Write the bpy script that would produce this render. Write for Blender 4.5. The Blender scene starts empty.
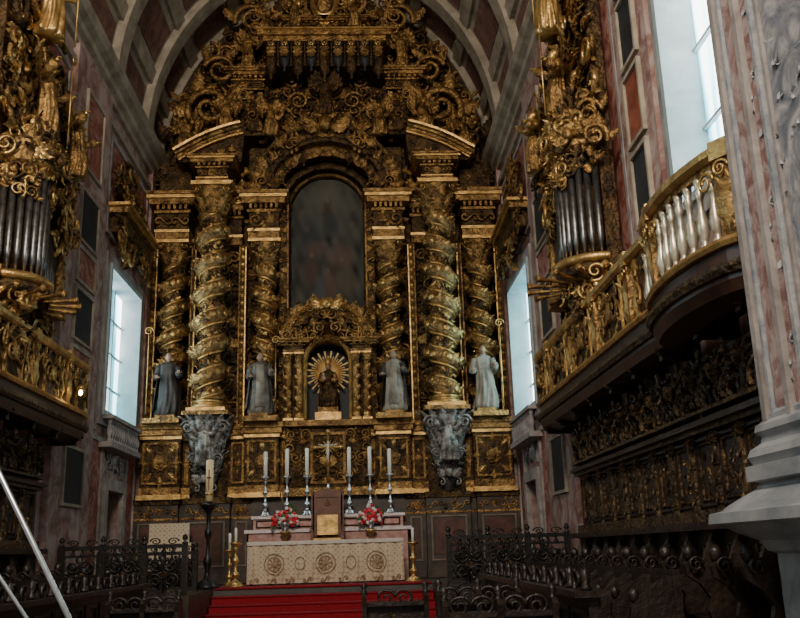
import bpy, math, random
import numpy as np
from mathutils import Vector, Matrix
random.seed(7)
pi=math.pi
cos=math.cos; sin=math.sin
# ------------------------------------------------------------------ materials
def mat_new(name):
    m=bpy.data.materials.new(name); m.use_nodes=True
    nt=m.node_tree; b=nt.nodes["Principled BSDF"]
    return m,nt,b
def rgb(c): return (c[0],c[1],c[2],1)
def noisy(name,c1,c2,scale=3,rough=.6,metal=0.0,bump=0.0,bscale=20,detail=6,c3=None,vor=False,pos=(.35,.65),dist=0.0):
    m,nt,b=mat_new(name); N=nt.nodes; L=nt.links
    tc=N.new("ShaderNodeTexCoord")
    nz=N.new("ShaderNodeTexNoise"); nz.inputs["Scale"].default_value=scale; nz.inputs["Detail"].default_value=detail
    nz.inputs["Roughness"].default_value=.62; nz.inputs["Distortion"].default_value=dist
    L.new(tc.outputs["Object"],nz.inputs["Vector"])
    cr=N.new("ShaderNodeValToRGB"); e=cr.color_ramp.elements
    e[0].position=pos[0]; e[0].color=rgb(c1); e[1].position=pos[1]; e[1].color=rgb(c2)
    if c3:
        x=e.new((pos[0]+pos[1])/2); x.color=rgb(c3)
    L.new(nz.outputs["Fac"],cr.inputs["Fac"]); L.new(cr.outputs["Color"],b.inputs["Base Color"])
    b.inputs["Roughness"].default_value=rough; b.inputs["Metallic"].default_value=metal
    if bump>0:
        n2=N.new("ShaderNodeTexNoise"); n2.inputs["Scale"].default_value=bscale; n2.inputs["Detail"].default_value=4
        L.new(tc.outputs["Object"],n2.inputs["Vector"])
        bp=N.new("ShaderNodeBump"); bp.inputs["Strength"].default_value=bump; bp.inputs["Distance"].default_value=.05
        if vor:
            v=N.new("ShaderNodeTexVoronoi"); v.inputs["Scale"].default_value=bscale*.6; v.feature='SMOOTH_F1'
            L.new(tc.outputs["Object"],v.inputs["Vector"])
            ad=N.new("ShaderNodeMath"); ad.operation='SUBTRACT'
            L.new(n2.outputs["Fac"],ad.inputs[0]); L.new(v.outputs["Distance"],ad.inputs[1])
            L.new(ad.outputs[0],bp.inputs["Height"])
        else: L.new(n2.outputs["Fac"],bp.inputs["Height"])
        L.new(bp.outputs["Normal"],b.inputs["Normal"])
    return m
M={}
M['gold']=noisy('carved_gilt',(.09,.044,.015),(.54,.315,.105),4,.40,.66,.6,26,vor=True)
M['goldb']=noisy('bright_gilt',(.36,.21,.07),(.80,.52,.19),5,.34,.75,.25,30)
M['goldd']=noisy('aged_shaded_gilt',(.018,.010,.006),(.155,.085,.030),5,.5,.55,.8,22,vor=True)  # dark aged gilt; shade of recesses and background is put into this colour too
M['colg']=noisy('column_gilt',(.10,.055,.022),(.56,.35,.14),5,.40,.65,.5,26,vor=True)
M['wood']=noisy('dark_wood',(.009,.006,.005),(.034,.020,.014),5,.42,0,.3,18)
M['woodg']=noisy('wood_gilt',(.018,.011,.007),(.16,.095,.040),7,.45,.35,.6,26,vor=True)
M['soffit']=noisy('soffit_wood',(.030,.013,.009),(.072,.034,.021),3,.35)
M['brown']=noisy('chair_wood',(.12,.045,.025),(.20,.08,.045),6,.5)
M['brocade']=noisy('brocade_brown',(.30,.19,.11),(.42,.30,.19),14,.8)
M['silver']=noisy('grey_carved',(.045,.043,.04),(.44,.42,.38),6,.45,.25,.5,22)
M['silverm']=noisy('polished_silver',(.45,.45,.46),(.75,.75,.76),8,.28,.9)
M['wall']=noisy('painted_plaster',(.20,.095,.075),(.45,.335,.30),1.9,.8,0,.15,12,12,c3=(.34,.20,.17),pos=(.38,.60),dist=1.2)
M['wallp']=noisy('pink_marble_paint',(.20,.045,.03),(.46,.23,.175),2.6,.7,0,0,10,12,c3=(.32,.11,.08),pos=(.40,.60),dist=1.6)
M['stone']=noisy('grey_stone',(.22,.19,.18),(.44,.385,.36),2.4,.7,0,.15,14,10,dist=.8)
M['cream']=noisy('cream_stone',(.24,.195,.14),(.46,.39,.30),2.0,.75,0,.15,14,8)
M['slate']=noisy('dark_slate',(.008,.009,.012),(.028,.029,.034),3,.65)
M['redm']=noisy('red_marble',(.16,.03,.018),(.34,.09,.05),4,.5,0,0,10,8,dist=1)
M['redd']=noisy('dark_red_marble',(.05,.015,.010),(.14,.045,.03),4,.45,0,0,10,8,dist=1)
M['vaultp']=noisy('vault_paint',(.12,.048,.034),(.26,.14,.105),2.2,.8,0,0,10,8,dist=1)
M['plinth']=noisy('plinth_stone',(.026,.018,.014),(.09,.056,.038),4,.45)
M['plinthf']=noisy('plinth_frame',(.13,.09,.06),(.24,.17,.12),6,.5)
M['pier']=noisy('pier_marble',(.13,.145,.175),(.46,.43,.42),2.6,.6,0,.25,9,13,c3=(.28,.265,.28),pos=(.38,.62),dist=1.8)
M['pierp']=noisy('pier_pink',(.22,.10,.085),(.46,.34,.31),3.5,.65,0,.1,14,12,c3=(.33,.20,.18),pos=(.40,.60),dist=1.5)
M['pierr']=noisy('pier_relief',(.20,.22,.25),(.48,.46,.45),5,.7,0,.2,20)
M['piers']=noisy('pier_pedestal',(.20,.215,.235),(.38,.375,.38),2,.6,0,.15,12,10,dist=1)
M['pink']=noisy('altar_marble',(.46,.18,.15),(.62,.40,.35),7,.4)
M['carpet']=noisy('red_carpet',(.20,.002,.008),(.35,.006,.018),30,.95,0,.2,120)
M['floor']=noisy('stone_floor',(.05,.045,.04),(.11,.10,.09),2,.5)
M['wax']=noisy('candle_wax',(.90,.86,.74),(.95,.92,.84),5,.5)
M['linen']=noisy('white_linen',(.62,.58,.50),(.76,.72,.64),12,.85)
M['waxy']=noisy('paschal_wax',(.88,.70,.36),(.94,.80,.48),5,.5)
M['black']=noisy('iron_black',(.006,.006,.006),(.024,.020,.017),8,.38,.2,.2,20)
M['robed']=noisy('robe_dark',(.016,.015,.015),(.055,.048,.042),5,.6)
M['robel']=noisy('robe_light',(.16,.14,.11),(.36,.32,.26),4,.6)
M['robeg']=noisy('robe_grey',(.06,.054,.046),(.18,.165,.14),4,.6)
M['skin']=noisy('statue_skin',(.32,.19,.12),(.44,.28,.19),6,.5)
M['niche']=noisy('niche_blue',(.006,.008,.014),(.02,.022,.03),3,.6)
M['petal']=noisy('red_petals',(.60,.01,.03),(.85,.05,.08),20,.6)
M['petalw']=noisy('white_petals',(.75,.6,.58),(.88,.8,.78),20,.6)
M['leaf']=noisy('leaf_green',(.02,.07,.015),(.06,.16,.04),10,.6)
M['metal']=noisy('brushed_steel',(.45,.47,.50),(.62,.64,.68),20,.3,.9)
M['jamb']=noisy('window_jamb',(.30,.37,.38),(.46,.52,.53),2,.8)
M['dark']=noisy('door_dark',(.012,.011,.011),(.03,.026,.024),3,.7)
M['metalp']=noisy('organ_pipe_metal',(.10,.10,.095),(.27,.25,.23),9,.35,.85)
M['silverg']=noisy('silvered_gilt',(.38,.31,.2),(.76,.67,.52),9,.35,.65)
M['ray']=noisy('sunburst_gilt',(.75,.52,.22),(.95,.74,.38),5,.45,.35)
def cloth_mat():
    m,nt,b=mat_new('altar_cloth'); N=nt.nodes; L=nt.links
    tc=N.new("ShaderNodeTexCoord")
    v=N.new("ShaderNodeTexVoronoi"); v.inputs["Scale"].default_value=9; v.inputs["Randomness"].default_value=.15
    L.new(tc.outputs["Object"],v.inputs["Vector"])
    cr=N.new("ShaderNodeValToRGB"); e=cr.color_ramp.elements; cr.color_ramp.interpolation='EASE'
    e[0].position=.10; e[0].color=(.42,.27,.16,1); e[1].position=.24; e[1].color=(.66,.54,.39,1)
    x=e.new(.5); x.color=(.70,.60,.45,1); y=e.new(.64); y.color=(.50,.37,.24,1)
    L.new(v.outputs["Distance"],cr.inputs["Fac"]); L.new(cr.outputs["Color"],b.inputs["Base Color"])
    b.inputs["Roughness"].default_value=.85
    return m
M['cloth']=cloth_mat()
def pane_mat(name,st):
    # daylight through pale glass with blue-green hangings seen as soft vertical bands
    m,nt,b=mat_new(name); N=nt.nodes; L=nt.links
    b.inputs["Base Color"].default_value=(.5,.6,.65,1)
    tc=N.new("ShaderNodeTexCoord"); mp=N.new("ShaderNodeMapping"); mp.inputs["Scale"].default_value=(1,1,.10)
    nz=N.new("ShaderNodeTexNoise"); nz.inputs["Scale"].default_value=1.7; nz.inputs["Detail"].default_value=3
    L.new(tc.outputs["Object"],mp.inputs[0]); L.new(mp.outputs[0],nz.inputs["Vector"])
    cr=N.new("ShaderNodeValToRGB"); e=cr.color_ramp.elements
    e[0].position=.40;e[0].color=(.035,.16,.19,1); e[1].position=.56; e[1].color=(.97,.99,1,1)
    x=e.new(.45); x.color=(.10,.38,.45,1); y=e.new(.50); y.color=(.45,.78,.86,1)
    L.new(nz.outputs["Fac"],cr.inputs["Fac"]); L.new(cr.outputs["Color"],b.inputs["Emission Color"])
    b.inputs["Emission Strength"].default_value=st
    return m
M['pane']=pane_mat('daylit_glass',7.5)
def lampm():
    m,nt,b=mat_new('lamp_glass'); b.inputs["Emission Color"].default_value=(1,.75,.4,1); b.inputs["Emission Strength"].default_value=25; return m
M['lamp']=lampm()
# ------------------------------------------------------------------ mesh builder
def G(verts,faces):
    fl=[i for f in faces for i in f]
    return (np.array(verts,dtype=float).reshape(-1,3),np.array(fl,dtype=np.int64),np.array([len(f) for f in faces],dtype=np.int64))
class MB:
    def __init__(s,name,mats):
        s.name=name; s.mats=list(mats); s.V=[];s.L=[];s.C=[];s.MI=[];s.S=[];s.n=0
    def mi(s,k):
        if k not in s.mats: s.mats.append(k)
        return s.mats.index(k)
    def add(s,g,mat=None,X=None,smooth=True,mir=False):
        v,l,c=g
        if X is not None:
            A=np.array(X); v=v@A[:3,:3].T+A[:3,3]
        i=0 if mat is None else s.mi(mat)
        for k in range(2 if mir else 1):
            if k: v=v*np.array([-1,1,1])
            s.V.append(v); s.L.append(l+s.n); s.C.append(c); s.n+=len(v)
            s.MI.append(np.full(len(c),i)); s.S.append(np.full(len(c),smooth))
    def box(s,x0,x1,y0,y1,z0,z1,mat=None,mir=False,X=None):
        s.add(BOX(x0,x1,y0,y1,z0,z1),mat,X,False,mir)
    def done(s,parent=None):
        V=np.concatenate(s.V); L=np.concatenate(s.L); C=np.concatenate(s.C)
        me=bpy.data.meshes.new(s.name)
        me.vertices.add(len(V)); me.vertices.foreach_set('co',V.ravel().astype(np.float32))
        me.loops.add(len(L)); me.loops.foreach_set('vertex_index',L.astype(np.int32))
        me.polygons.add(len(C)); st=np.concatenate([[0],np.cumsum(C)[:-1]])
        me.polygons.foreach_set('loop_start',st.astype(np.int32))
        me.polygons.foreach_set('material_index',np.concatenate(s.MI).astype(np.int32))
        me.polygons.foreach_set('use_smooth',np.concatenate(s.S))
        me.update(calc_edges=True); me.validate()
        for k in s.mats: me.materials.append(M[k])
        o=bpy.data.objects.new(s.name,me); bpy.context.scene.collection.objects.link(o)
        if parent: o.parent=parent
        return o
def empty(name):
    o=bpy.data.objects.new(name,None); bpy.context.scene.collection.objects.link(o); return o
def BOX(x0,x1,y0,y1,z0,z1):
    return G([(x0,y0,z0),(x1,y0,z0),(x1,y1,z0),(x0,y1,z0),(x0,y0,z1),(x1,y0,z1),(x1,y1,z1),(x0,y1,z1)],
      [(0,3,2,1),(4,5,6,7),(0,1,5,4),(1,2,6,5),(2,3,7,6),(3,0,4,7)])
def PRISM(poly,axis,a,b):
    """polygon (u,v) extruded along axis: 'y': (x,z)  'x': (y,z) 'z': (x,y)"""
    def mk(u,v,w): return (u,w,v) if axis=='y' else ((w,u,v) if axis=='x' else (u,v,w))
    m=len(poly)
    return G([mk(u,v,a) for u,v in poly]+[mk(u,v,b) for u,v in poly],[tuple(range(m)),tuple(range(2*m-1,m-1,-1))]+[(i,i+m,(i+1)%m+m,(i+1)%m) for i in range(m)])
def LATHE(prof,n=12,a0=0,a1=2*pi,cx=0,cy=0):
    full=abs(a1-a0-2*pi)<1e-6; m=n if full else n+1
    v=[];f=[]
    for r,z in prof:
        for i in range(m):
            a=a0+(a1-a0)*i/n; v.append((cx+r*cos(a),cy+r*sin(a),z))
    for j in range(len(prof)-1):
        for i in range(n):
            i2=(i+1)%m
            f.append((j*m+i,j*m+i2,(j+1)*m+i2,(j+1)*m+i))
    f.append(tuple(range(m-1,-1,-1))); f.append(tuple((len(prof)-1)*m+i for i in range(m)))
    return G(v,f)
def TUBE(pts,rad,n=6):
    pts=[Vector(p) for p in pts]; v=[];f=[]
    if not hasattr(rad,'__len__'): rad=[rad]*len(pts)
    up=Vector((.13,.97,.2)).normalized()
    for k,p in enumerate(pts):
        t=(pts[min(k+1,len(pts)-1)]-pts[max(k-1,0)]).normalized()
        a=t.cross(up)
        if a.length<.1: a=t.cross(Vector((1,0,0)))
        a.normalize(); b=t.cross(a)
        for i in range(n):
            q=p+(a*cos(2*pi*i/n)+b*sin(2*pi*i/n))*rad[k]; v.append(tuple(q))
    for k in range(len(pts)-1):
        for i in range(n):
            j=(i+1)%n; f.append((k*n+i,k*n+j,(k+1)*n+j,(k+1)*n+i))
    f.append(tuple(range(n-1,-1,-1))); f.append(tuple((len(pts)-1)*n+i for i in range(n)))
    return G(v,f)
def SWEEP(path,prof,B,closed=False):
    B=Vector(B); P=[Vector(p) for p in path]; v=[];f=[];m=len(prof);k=len(P)
    for i,p in enumerate(P):
        if closed: a,b=P[i-1],P[(i+1)%k]
        else: a,b=P[max(i-1,0)],P[min(i+1,k-1)]
        t1=(p-a).normalized() if (p-a).length>1e-6 else (b-p).normalized()
        t2=(b-p).normalized() if (b-p).length>1e-6 else t1
        n1=t1.cross(B);n2=t2.cross(B);n=(n1+n2)
        n=n/max(1e-6,n.length); sc=1/max(.5,n.dot(n1))
        for u,w in prof: v.append(tuple(p+n*u*sc+B*w))
    for i in range(k if closed else k-1):
        i2=(i+1)%k
        for j in range(m):
            j2=(j+1)%m; f.append((i*m+j,i2*m+j,i2*m+j2,i*m+j2))
    if not closed:
        f.append(tuple(range(m))); f.append(tuple((k-1)*m+j for j in range(m-1,-1,-1)))
    return G(v,f)
def SPH(rx,ry,rz,c=(0,0,0),n=10,m=7):
    v=[];f=[]
    for j in range(m+1):
        ph=pi*j/m
        for i in range(n):
            a=2*pi*i/n
            v.append((c[0]+rx*sin(ph)*cos(a),c[1]+ry*sin(ph)*sin(a),c[2]+rz*cos(ph)))
    for j in range(m):
        for i in range(n):
            i2=(i+1)%n; f.append((j*n+i,j*n+i2,(j+1)*n+i2,(j+1)*n+i)[::-1])
    return G(v,f)
def T(x,y,z): return Matrix.Translation((x,y,z))
def R(a,ax): return Matrix.Rotation(a,4,ax)
def S(x,y=None,z=None):
    if y is None: y=z=x
    return Matrix.Diagonal((x,y,z,1))
# ---------- ornament templates, in XZ plane, relief toward -Y, about 1 unit large
def leaf_g(nu=9,nv=4,curl=.35,w=.24,lob=.22):
    v=[];f=[]
    for i in range(nu+1):
        t=i/nu; ww=w*(sin(pi*min(1,t*.93+.07))**.6)*(1+lob*(1 if i%2 else -1))
        for j in range(nv+1):
            s=j/nv*2-1
            v.append((ww*s, -.10-curl*(t**2)*.8*1 + .14*abs(s)+.05*cos(t*9), t-.35*curl*max(0,t-.7)))
    for i in range(nu):
        for j in range(nv):
            a=i*(nv+1)+j; f.append((a,a+1,a+nv+2,a+nv+1))
    return G(v,f)
def scroll_g():
    pts=[];rd=[]
    for i in range(27):
        t=i/26; a=t*2*pi*1.55; r=.48*(1-t)**.85+.05
        pts.append((r*cos(a)-.0,-.08-.14*t,r*sin(a))); rd.append(.10*(1-.45*t))
    return TUBE(pts,rd,5)
def sscroll_g():
    pts=[]
    for s in (1,-1):
        seg=[]
        for i in range(15):
            t=1-i/14; a=t*2*pi*.95; r=.25*(1-t)**.8+.03
            seg.append((s*(.30-r*cos(a)*.9+.0),-.08-.1*t,s*(r*sin(a)+.05)))
        if s==-1: seg=seg[::-1]
        pts+=seg
    return TUBE(pts,[.07]*len(pts),5)
def rosette_g():
    v=[(0,-.22,0)];f=[]
    n=16
    for k,(r,y) in enumerate([(.12,-.2),(.2,-.1),(.45,-.18),(.5,0)]):
        for i in range(n):
            a=2*pi*i/n; q=r*(1+(.16 if i%2 else -.16)*(k>1)); v.append((q*cos(a),y,q*sin(a)))
    for i in range(n): f.append((0,1+i,1+(i+1)%n))
    for k in range(3):
        for i in range(n):
            j=(i+1)%n; f.append((1+k*n+i,1+(k+1)*n+i,1+(k+1)*n+j,1+k*n+j))
    return G(v,f)
LEAF=leaf_g(); LEAF2=leaf_g(9,4,.7,.3,.3); SCR=scroll_g(); SSC=sscroll_g(); ROS=rosette_g()
def merge(parts):
    V=[];L=[];C=[];n=0
    for g,X in parts:
        v,l,c=g
        if X is not None:
            A=np.array(X); v=v@A[:3,:3].T+A[:3,3]
        V.append(v);L.append(l+n);C.append(c);n+=len(v)
    return (np.concatenate(V),np.concatenate(L),np.concatenate(C))
HEADG=SPH(.2,.19,.25,(0,-.15,0),10,8)
CHERUB=merge([(HEADG,None),(SPH(.04,.05,.05,(0,-.35,-.02),6,4),None),(SPH(.22,.16,.15,(0,-.10,.14),10,6),None)]+
   [(LEAF,T(s*.15,-.02,-.08)@R(s*(1.1+.35*k),'Y')@S(.75-.1*k)) for s in (1,-1) for k in range(3)])
SPRAY=merge([(LEAF,R(a,'Y')@S(.5+.15*cos(3*a))) for a in (-1.5,-.75,0,.75,1.5)]+[(ROS,S(.35))])
ACSC=merge([(SCR,S(.8)),(LEAF,T(.35,0,.1)@R(.5,'Y')@S(.5)),(LEAF,T(.05,0,.38)@R(-.7,'Y')@S(.5)),(LEAF,T(-.35,0,.0)@R(-1.4,'Y')@S(.45)),(LEAF,T(0,0,-.35)@R(2.6,'Y')@S(.45))])
KINDS=[ACSC,SPRAY,SSC,CHERUB,ACSC,SPRAY,SCR,ROS]
WTS=[5,5,3,1,4,4,3,1]
def orn(mb,x,y,z,s,rot=0,kind=None,mat='gold',mir=True,base=None,dy=1):
    g=kind if kind is not None else random.choices(KINDS,WTS)[0]
    X=T(x,y,z)@(base if base is not None else Matrix.Identity(4))@R(rot,'Y')@S(s,s*dy,s)
    mb.add(g,mat,X,True,mir)
def fill(mb,x0,x1,z0,z1,y,s,mats=('gold','goldd','gold'),test=None,dens=1.0,mir=True,dy=1.3,kinds=None):
    st=s*.72/dens**.5
    nx=max(1,int(round((x1-x0)/st))); nz=max(1,int(round((z1-z0)/st)))
    for i in range(nx):
        for j in range(nz):
            x=x0+(i+.5+random.uniform(-.3,.3))*(x1-x0)/nx; z=z0+(j+.5+random.uniform(-.3,.3))*(z1-z0)/nz
            if test and not test(x,z): continue
            k=random.choices(KINDS,WTS)[0] if kinds is None else random.choice(kinds)
            r=random.uniform(-.4,.4) if k is CHERUB else random.uniform(0,6.28)
            orn(mb,x,y,z,s*random.uniform(.75,1.2),r,k,random.choice(mats),mir,dy=dy)
# ---------- architectural parts
def capital(mb,x,y,z0,z1,r,mat='gold',mb2='goldb'):
    h=z1-z0
    mb.add(LATHE([(r*.95,0),(r*1.05,.04*h),(r*.9,.1*h),(r*.95,.5*h),(r*1.3,.86*h),(r*1.3,.88*h)],14),mat,T(x,y,z0))
    for row,(zz,s,n) in enumerate([(0.08,.5,8),(.35,.5,8)]):
        for i in range(n):
            a=2*pi*(i+.5*row)/n
            mb.add(LEAF2,mat,T(x,y,z0+zz*h)@R(a,'Z')@T(0,-r*.92,0)@S(h*.62,h*.55,h*s))
    for i in range(4):
        a=pi/4+i*pi/2
        mb.add(SCR,mb2,T(x,y,z0+h*.78)@R(a+pi/2,'Z')@T(0,-r*1.35,0)@S(h*.26))
    q=r*1.42; mb.box(x-q,x+q,y-q,y+q,z1-.12*h,z1,mb2)
def cbase(mb,x,y,z0,z1,r,mat='goldb'):
    h=z1-z0
    mb.box(x-r*1.35,x+r*1.35,y-r*1.35,y+r*1.35,z0,z0+.3*h,mat)
    mb.add(LATHE([(r*1.3,.3*h),(r*1.36,.42*h),(r*1.25,.55*h),(r*1.1,.62*h),(r*1.1,.7*h),(r*1.2,.78*h),(r*1.18,.9*h),(r,1*h)],16),mat,T(x,y,z0))
def solomonic(mb,x,y,z0,z1,r,turns,d,mat='gold',leafm='goldb'):
    """barley-sugar shaft: the axis itself spirals, deep groove carries a vine"""
    nz=170;na=20;v=[];f=[]
    def ax(t):
        ph=d*2*pi*turns*t; e=.17*r*min(1,10*t,10*(1-t)); return ph,e
    for k in range(nz+1):
        t=k/nz; ph,e=ax(t); tap=1-.12*t
        for i in range(na):
            a=2*pi*i/na
            c_=.5+.5*cos(a-ph)
            rr=r*(.58+.26*c_**.55+.025*cos(5*(a-ph)))*tap
            v.append((x+e*cos(ph)+rr*cos(a),y+e*sin(ph)+rr*sin(a),z0+(z1-z0)*t))
    for k in range(nz):
        for i in range(na):
            j=(i+1)%na; f.append((k*na+i,k*na+j,(k+1)*na+j,(k+1)*na+i))
    mb.add(G(v,f),mat)
    n=int(turns*16)
    for k in range(n):
        t=(k+.5)/n; ph,e=ax(t)
        for off,mm,s,q in ((pi,'goldd',.9,.62),(pi*.85,'gold',.6,.64),(pi*1.15,leafm,.5,.64),(.0,leafm,.55,.84),(.35,mat,.5,.82),(-.35,mat,.5,.82)):
            a=ph+off+random.uniform(-.12,.12)
            if math.sin(a)>.45: continue
            g=random.choice((LEAF2,SPRAY,LEAF,ROS))
            rr=r*q*(1-.12*t)
            rt=random.uniform(-2.5,2.5) if off>1 else (-d*1.0+random.uniform(-.5,.5))
            mb.add(g,mm,T(x+e*cos(ph),y+e*sin(ph),z0+(z1-z0)*t)@R(a+pi/2,'Z')@T(0,-rr,0)@R(rt,'Y')@S(r*.6*s,r*.55*s,r*.6*s))
    for off in (pi*.62,pi*1.38):
        pts=[];m=int(turns*24)
        for k in range(m+1):
            t=k/m; ph,e=ax(t); a=ph+off; rr=r*.74*(1-.12*t)
            pts.append((x+e*cos(ph)+rr*cos(a),y+e*sin(ph)+rr*sin(a),z0+(z1-z0)*t))
        mb.add(TUBE(pts,r*.065,5),leafm)
def entab(mb,x0,x1,yf,yb,z0,z1,mir=True,orns=True,m1='gold',m2='goldb',m3='goldd'):
    h=z1-z0
    mb.box(x0,x1,yf,yb,z0,z0+.16*h,m1,mir); mb.box(x0-.02,x1+.02,yf-.03,yb,z0+.16*h,z0+.22*h,m2,mir)
    mb.box(x0+.02,x1-.02,yf+.02,yb,z0+.22*h,z0+.58*h,m3,mir)
    mb.box(x0-.04,x1+.04,yf-.05,yb,z0+.58*h,z0+.64*h,m1,mir)
    n=max(2,int((x1-x0)/.13))
    for i in range(n):
        x=x0+(i+.5)*(x1-x0)/n; mb.box(x-.035,x+.035,yf-.14,yf,z0+.64*h,z0+.74*h,m1,mir)
    mb.box(x0-.16,x1+.16,yf-.2,yb,z0+.74*h,z0+.86*h,m1,mir)
    mb.box(x0-.22,x1+.22,yf-.27,yb,z0+.86*h,z0+.93*h,m2,mir)
    mb.box(x0-.27,x1+.27,yf-.32,yb,z0+.93*h,z1,m1,mir)
    if orns:
        k=max(1,int((x1-x0)/(.30*h)))
        for i in range(k):
            x=x0+(i+.5)*(x1-x0)/k
            orn(mb,x,yf+.0,z0+.40*h,.36*h,random.choice((0,.3,pi)),random.choice((SPRAY,ACSC,SSC,ROS)),'gold',mir)
            orn(mb,x,yf-.1,z0+.80*h,.2*h,random.choice((0,.3,pi)),random.choice((SPRAY,ACSC)),'gold',mir)
def framep(mb,x0,x1,y,z0,z1,w=.07,d=.06,mat='goldb',mir=True):
    mb.box(x0,x1,y-d,y,z0,z0+w,mat,mir); mb.box(x0,x1,y-d,y,z1-w,z1,mat,mir)
    mb.box(x0,x0+w,y-d,y,z0+w,z1-w,mat,mir); mb.box(x1-w,x1,y-d,y,z0+w,z1-w,mat,mir)
def frames(mb,sd,xw,y0,y1,z0,z1,w=.09,d=.06,mat='stone',inner=None,X=None):
    a,b=sorted((sd*xw,sd*(xw-d)))
    mb.box(a,b,y0,y1,z0,z0+w,mat); mb.box(a,b,y0,y1,z1-w,z1,mat); mb.box(a,b,y0,y0+w,z0+w,z1-w,mat); mb.box(a,b,y1-w,y1,z0+w,z1-w,mat)
    if inner:
        a,b=sorted((sd*xw,sd*(xw-d*.35))); mb.box(a,b,y0+w,y1-w,z0+w,z1-w,inner)
# ---------- figures
def hand_parts(p,dirv,s):
    """five fingered hand: palm, 4 unequal curled fingers, thumb at the side"""
    d=Vector(dirv).normalized(); side=d.cross(Vector((0,0,1))); side.normalize(); up=side.cross(d)
    P=Vector(p); out=[]
    out.append((TUBE([P,P+d*.03*s,P+d*.055*s],[.016*s,.024*s,.02*s],7),None))
    for k,l in enumerate((.040,.046,.042,.032)):
        o=P+d*.05*s+side*(k-1.5)*.0125*s
        out.append((TUBE([o,o+d*l*.5*s-up*.006*s,o+d*l*.85*s-up*.022*s],[.0062*s,.006*s,.0045*s],5),None))
    o=P+d*.012*s-side*.02*s
    out.append((TUBE([o,o-side*.016*s+d*.016*s,o-side*.016*s+d*.036*s-up*.008*s],[.0075*s,.0068*s,.005*s],5),None))
    return out
def figure(mb,pos,H,face=0,robe='robel',cape=None,skin='skin',hair='robed',staff=None,arms=((-.12,-.20,.60),(.13,-.17,.68)),wings=False,seat=False,infant=False,scap=None):
    X=T(*pos)@R(face,'Z')@S(H)
    prof=[(0,.165,.135),(.03,.175,.145),(.28,.15,.125),(.48,.135,.11),(.60,.118,.095),(.72,.14,.10),(.79,.15,.09),(.825,.115,.07),(.85,.055,.05),(.875,.04,.04)]
    if seat: prof=[(0,.2,.17),(.1,.2,.19),(.35,.2,.24),(.45,.19,.22),(.5,.14,.12),(.62,.125,.1),(.72,.14,.10),(.79,.15,.09),(.825,.115,.07),(.85,.055,.05),(.875,.04,.04)]
    zs=[p[0] for p in prof]; n=48;rows=34;v=[];f=[]
    for k in range(rows+1):
        z=k/rows*.875
        rx=np.interp(z,zs,[p[1] for p in prof]); ry=np.interp(z,zs,[p[2] for p in prof])
        fold=.026*max(0,1-z/.78)+.006
        if z>.8: fold=0
        off=-.02*sin(z*5); sway=.02*sin(z*6)
        for i in range(n):
            a=2*pi*i/n; w=1+fold*8*(.55*sin(7*a+z*4)+.45*sin(13*a-z*7+1))
            v.append((rx*w*cos(a)+sway*(z<.8),ry*w*sin(a)+off,z))
    for k in range(rows):
        for i in range(n):
            j=(i+1)%n; f.append((k*n+i,k*n+j,(k+1)*n+j,(k+1)*n+i))
    f.append(tuple(range(n-1,-1,-1)))
    mb.add(G(v,f),robe,X)
    n=16;m=12;v=[];f=[]
    for j in range(m+1):
        ph=pi*j/m
        for i in range(n):
            a=2*pi*i/n; x=sin(ph)*cos(a); y=sin(ph)*sin(a); z=cos(ph)
            fr=max(0,-y)
            rx=.05*(1-.22*max(0,-z)); ry=.06
            g=math.exp(-((x*5)**2)-((z+.12)*4)**2)*.017*(fr>.5)
            e=(math.exp(-((x-.38)*6)**2-((z-.08)*6)**2)+math.exp(-((x+.38)*6)**2-((z-.08)*6)**2))*.008*(fr>.4)
            v.append((x*rx,y*ry-g+e-.022,z*.072+.925))
    for j in range(m):
        for i in range(n):
            i2=(i+1)%n; f.append((j*n+i,(j+1)*n+i,(j+1)*n+i2,j*n+i2))
    mb.add(G(v,f),skin,X)
    mb.add(SPH(.056,.06,.06,(0,.004,.948),12,8),hair,X)
    for s in (-1,1): mb.add(SPH(.008,.012,.018,(s*.051,-.015,.92),6,5),skin,X)
    mb.add(SPH(.016,.008,.005,(0,-.08,.888),8,4),hair if cape is None else skin,X)
    for (wx,wy,wz),s in zip(arms,(-1,1)):
        sh=Vector((s*.135,-.01,.785)); Wp=Vector((wx,wy,wz)); el=Vector((s*.19,-.02,.60 if wz<.75 else .72))
        mid=(el+Wp)/2
        mb.add(TUBE([sh,(sh+el)/2,el,mid,el.lerp(Wp,.85)],[.05,.05,.048,.055,.062],9),robe if cape is None else cape,X)
        for g,_ in hand_parts(el.lerp(Wp,.82),(Wp-el),1.15): mb.add(g,skin,X)
    if cape:
        v=[];f=[];n=30;rows=16
        for k in range(rows+1):
            t=k/rows; z=.82-.74*t
            for i in range(n+1):
                a=pi*(-.16)+pi*1.32*i/n
                rx=.15+.075*t; ry=.10+.08*t; w=1+.08*sin(11*a)*t
                v.append((rx*w*cos(a),ry*w*sin(a),z))
        for k in range(rows):
            for i in range(n): q=k*(n+1)+i; f.append((q,q+1,q+n+2,q+n+1))
        mb.add(G(v,f),cape,X)
    if scap:
        mb.add(G([(-.06,-.16,.78),(.06,-.16,.78),(.075,-.19,.1),(-.075,-.19,.1),(-.06,-.12,.78),(.06,-.12,.78),(.075,-.13,.1),(-.075,-.13,.1)],
          [(0,1,2,3),(4,7,6,5),(0,4,5,1),(1,5,6,2),(2,6,7,3),(3,7,4,0)]),scap,X)
    if staff:
        sx,top=staff
        mb.add(TUBE([(sx,-.22,.0),(sx,-.22,top)],.010,6),'goldb',X)
        mb.add(SCR,'goldb',X@T(sx+.0,-.22,top+.05)@S(.13))
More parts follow.
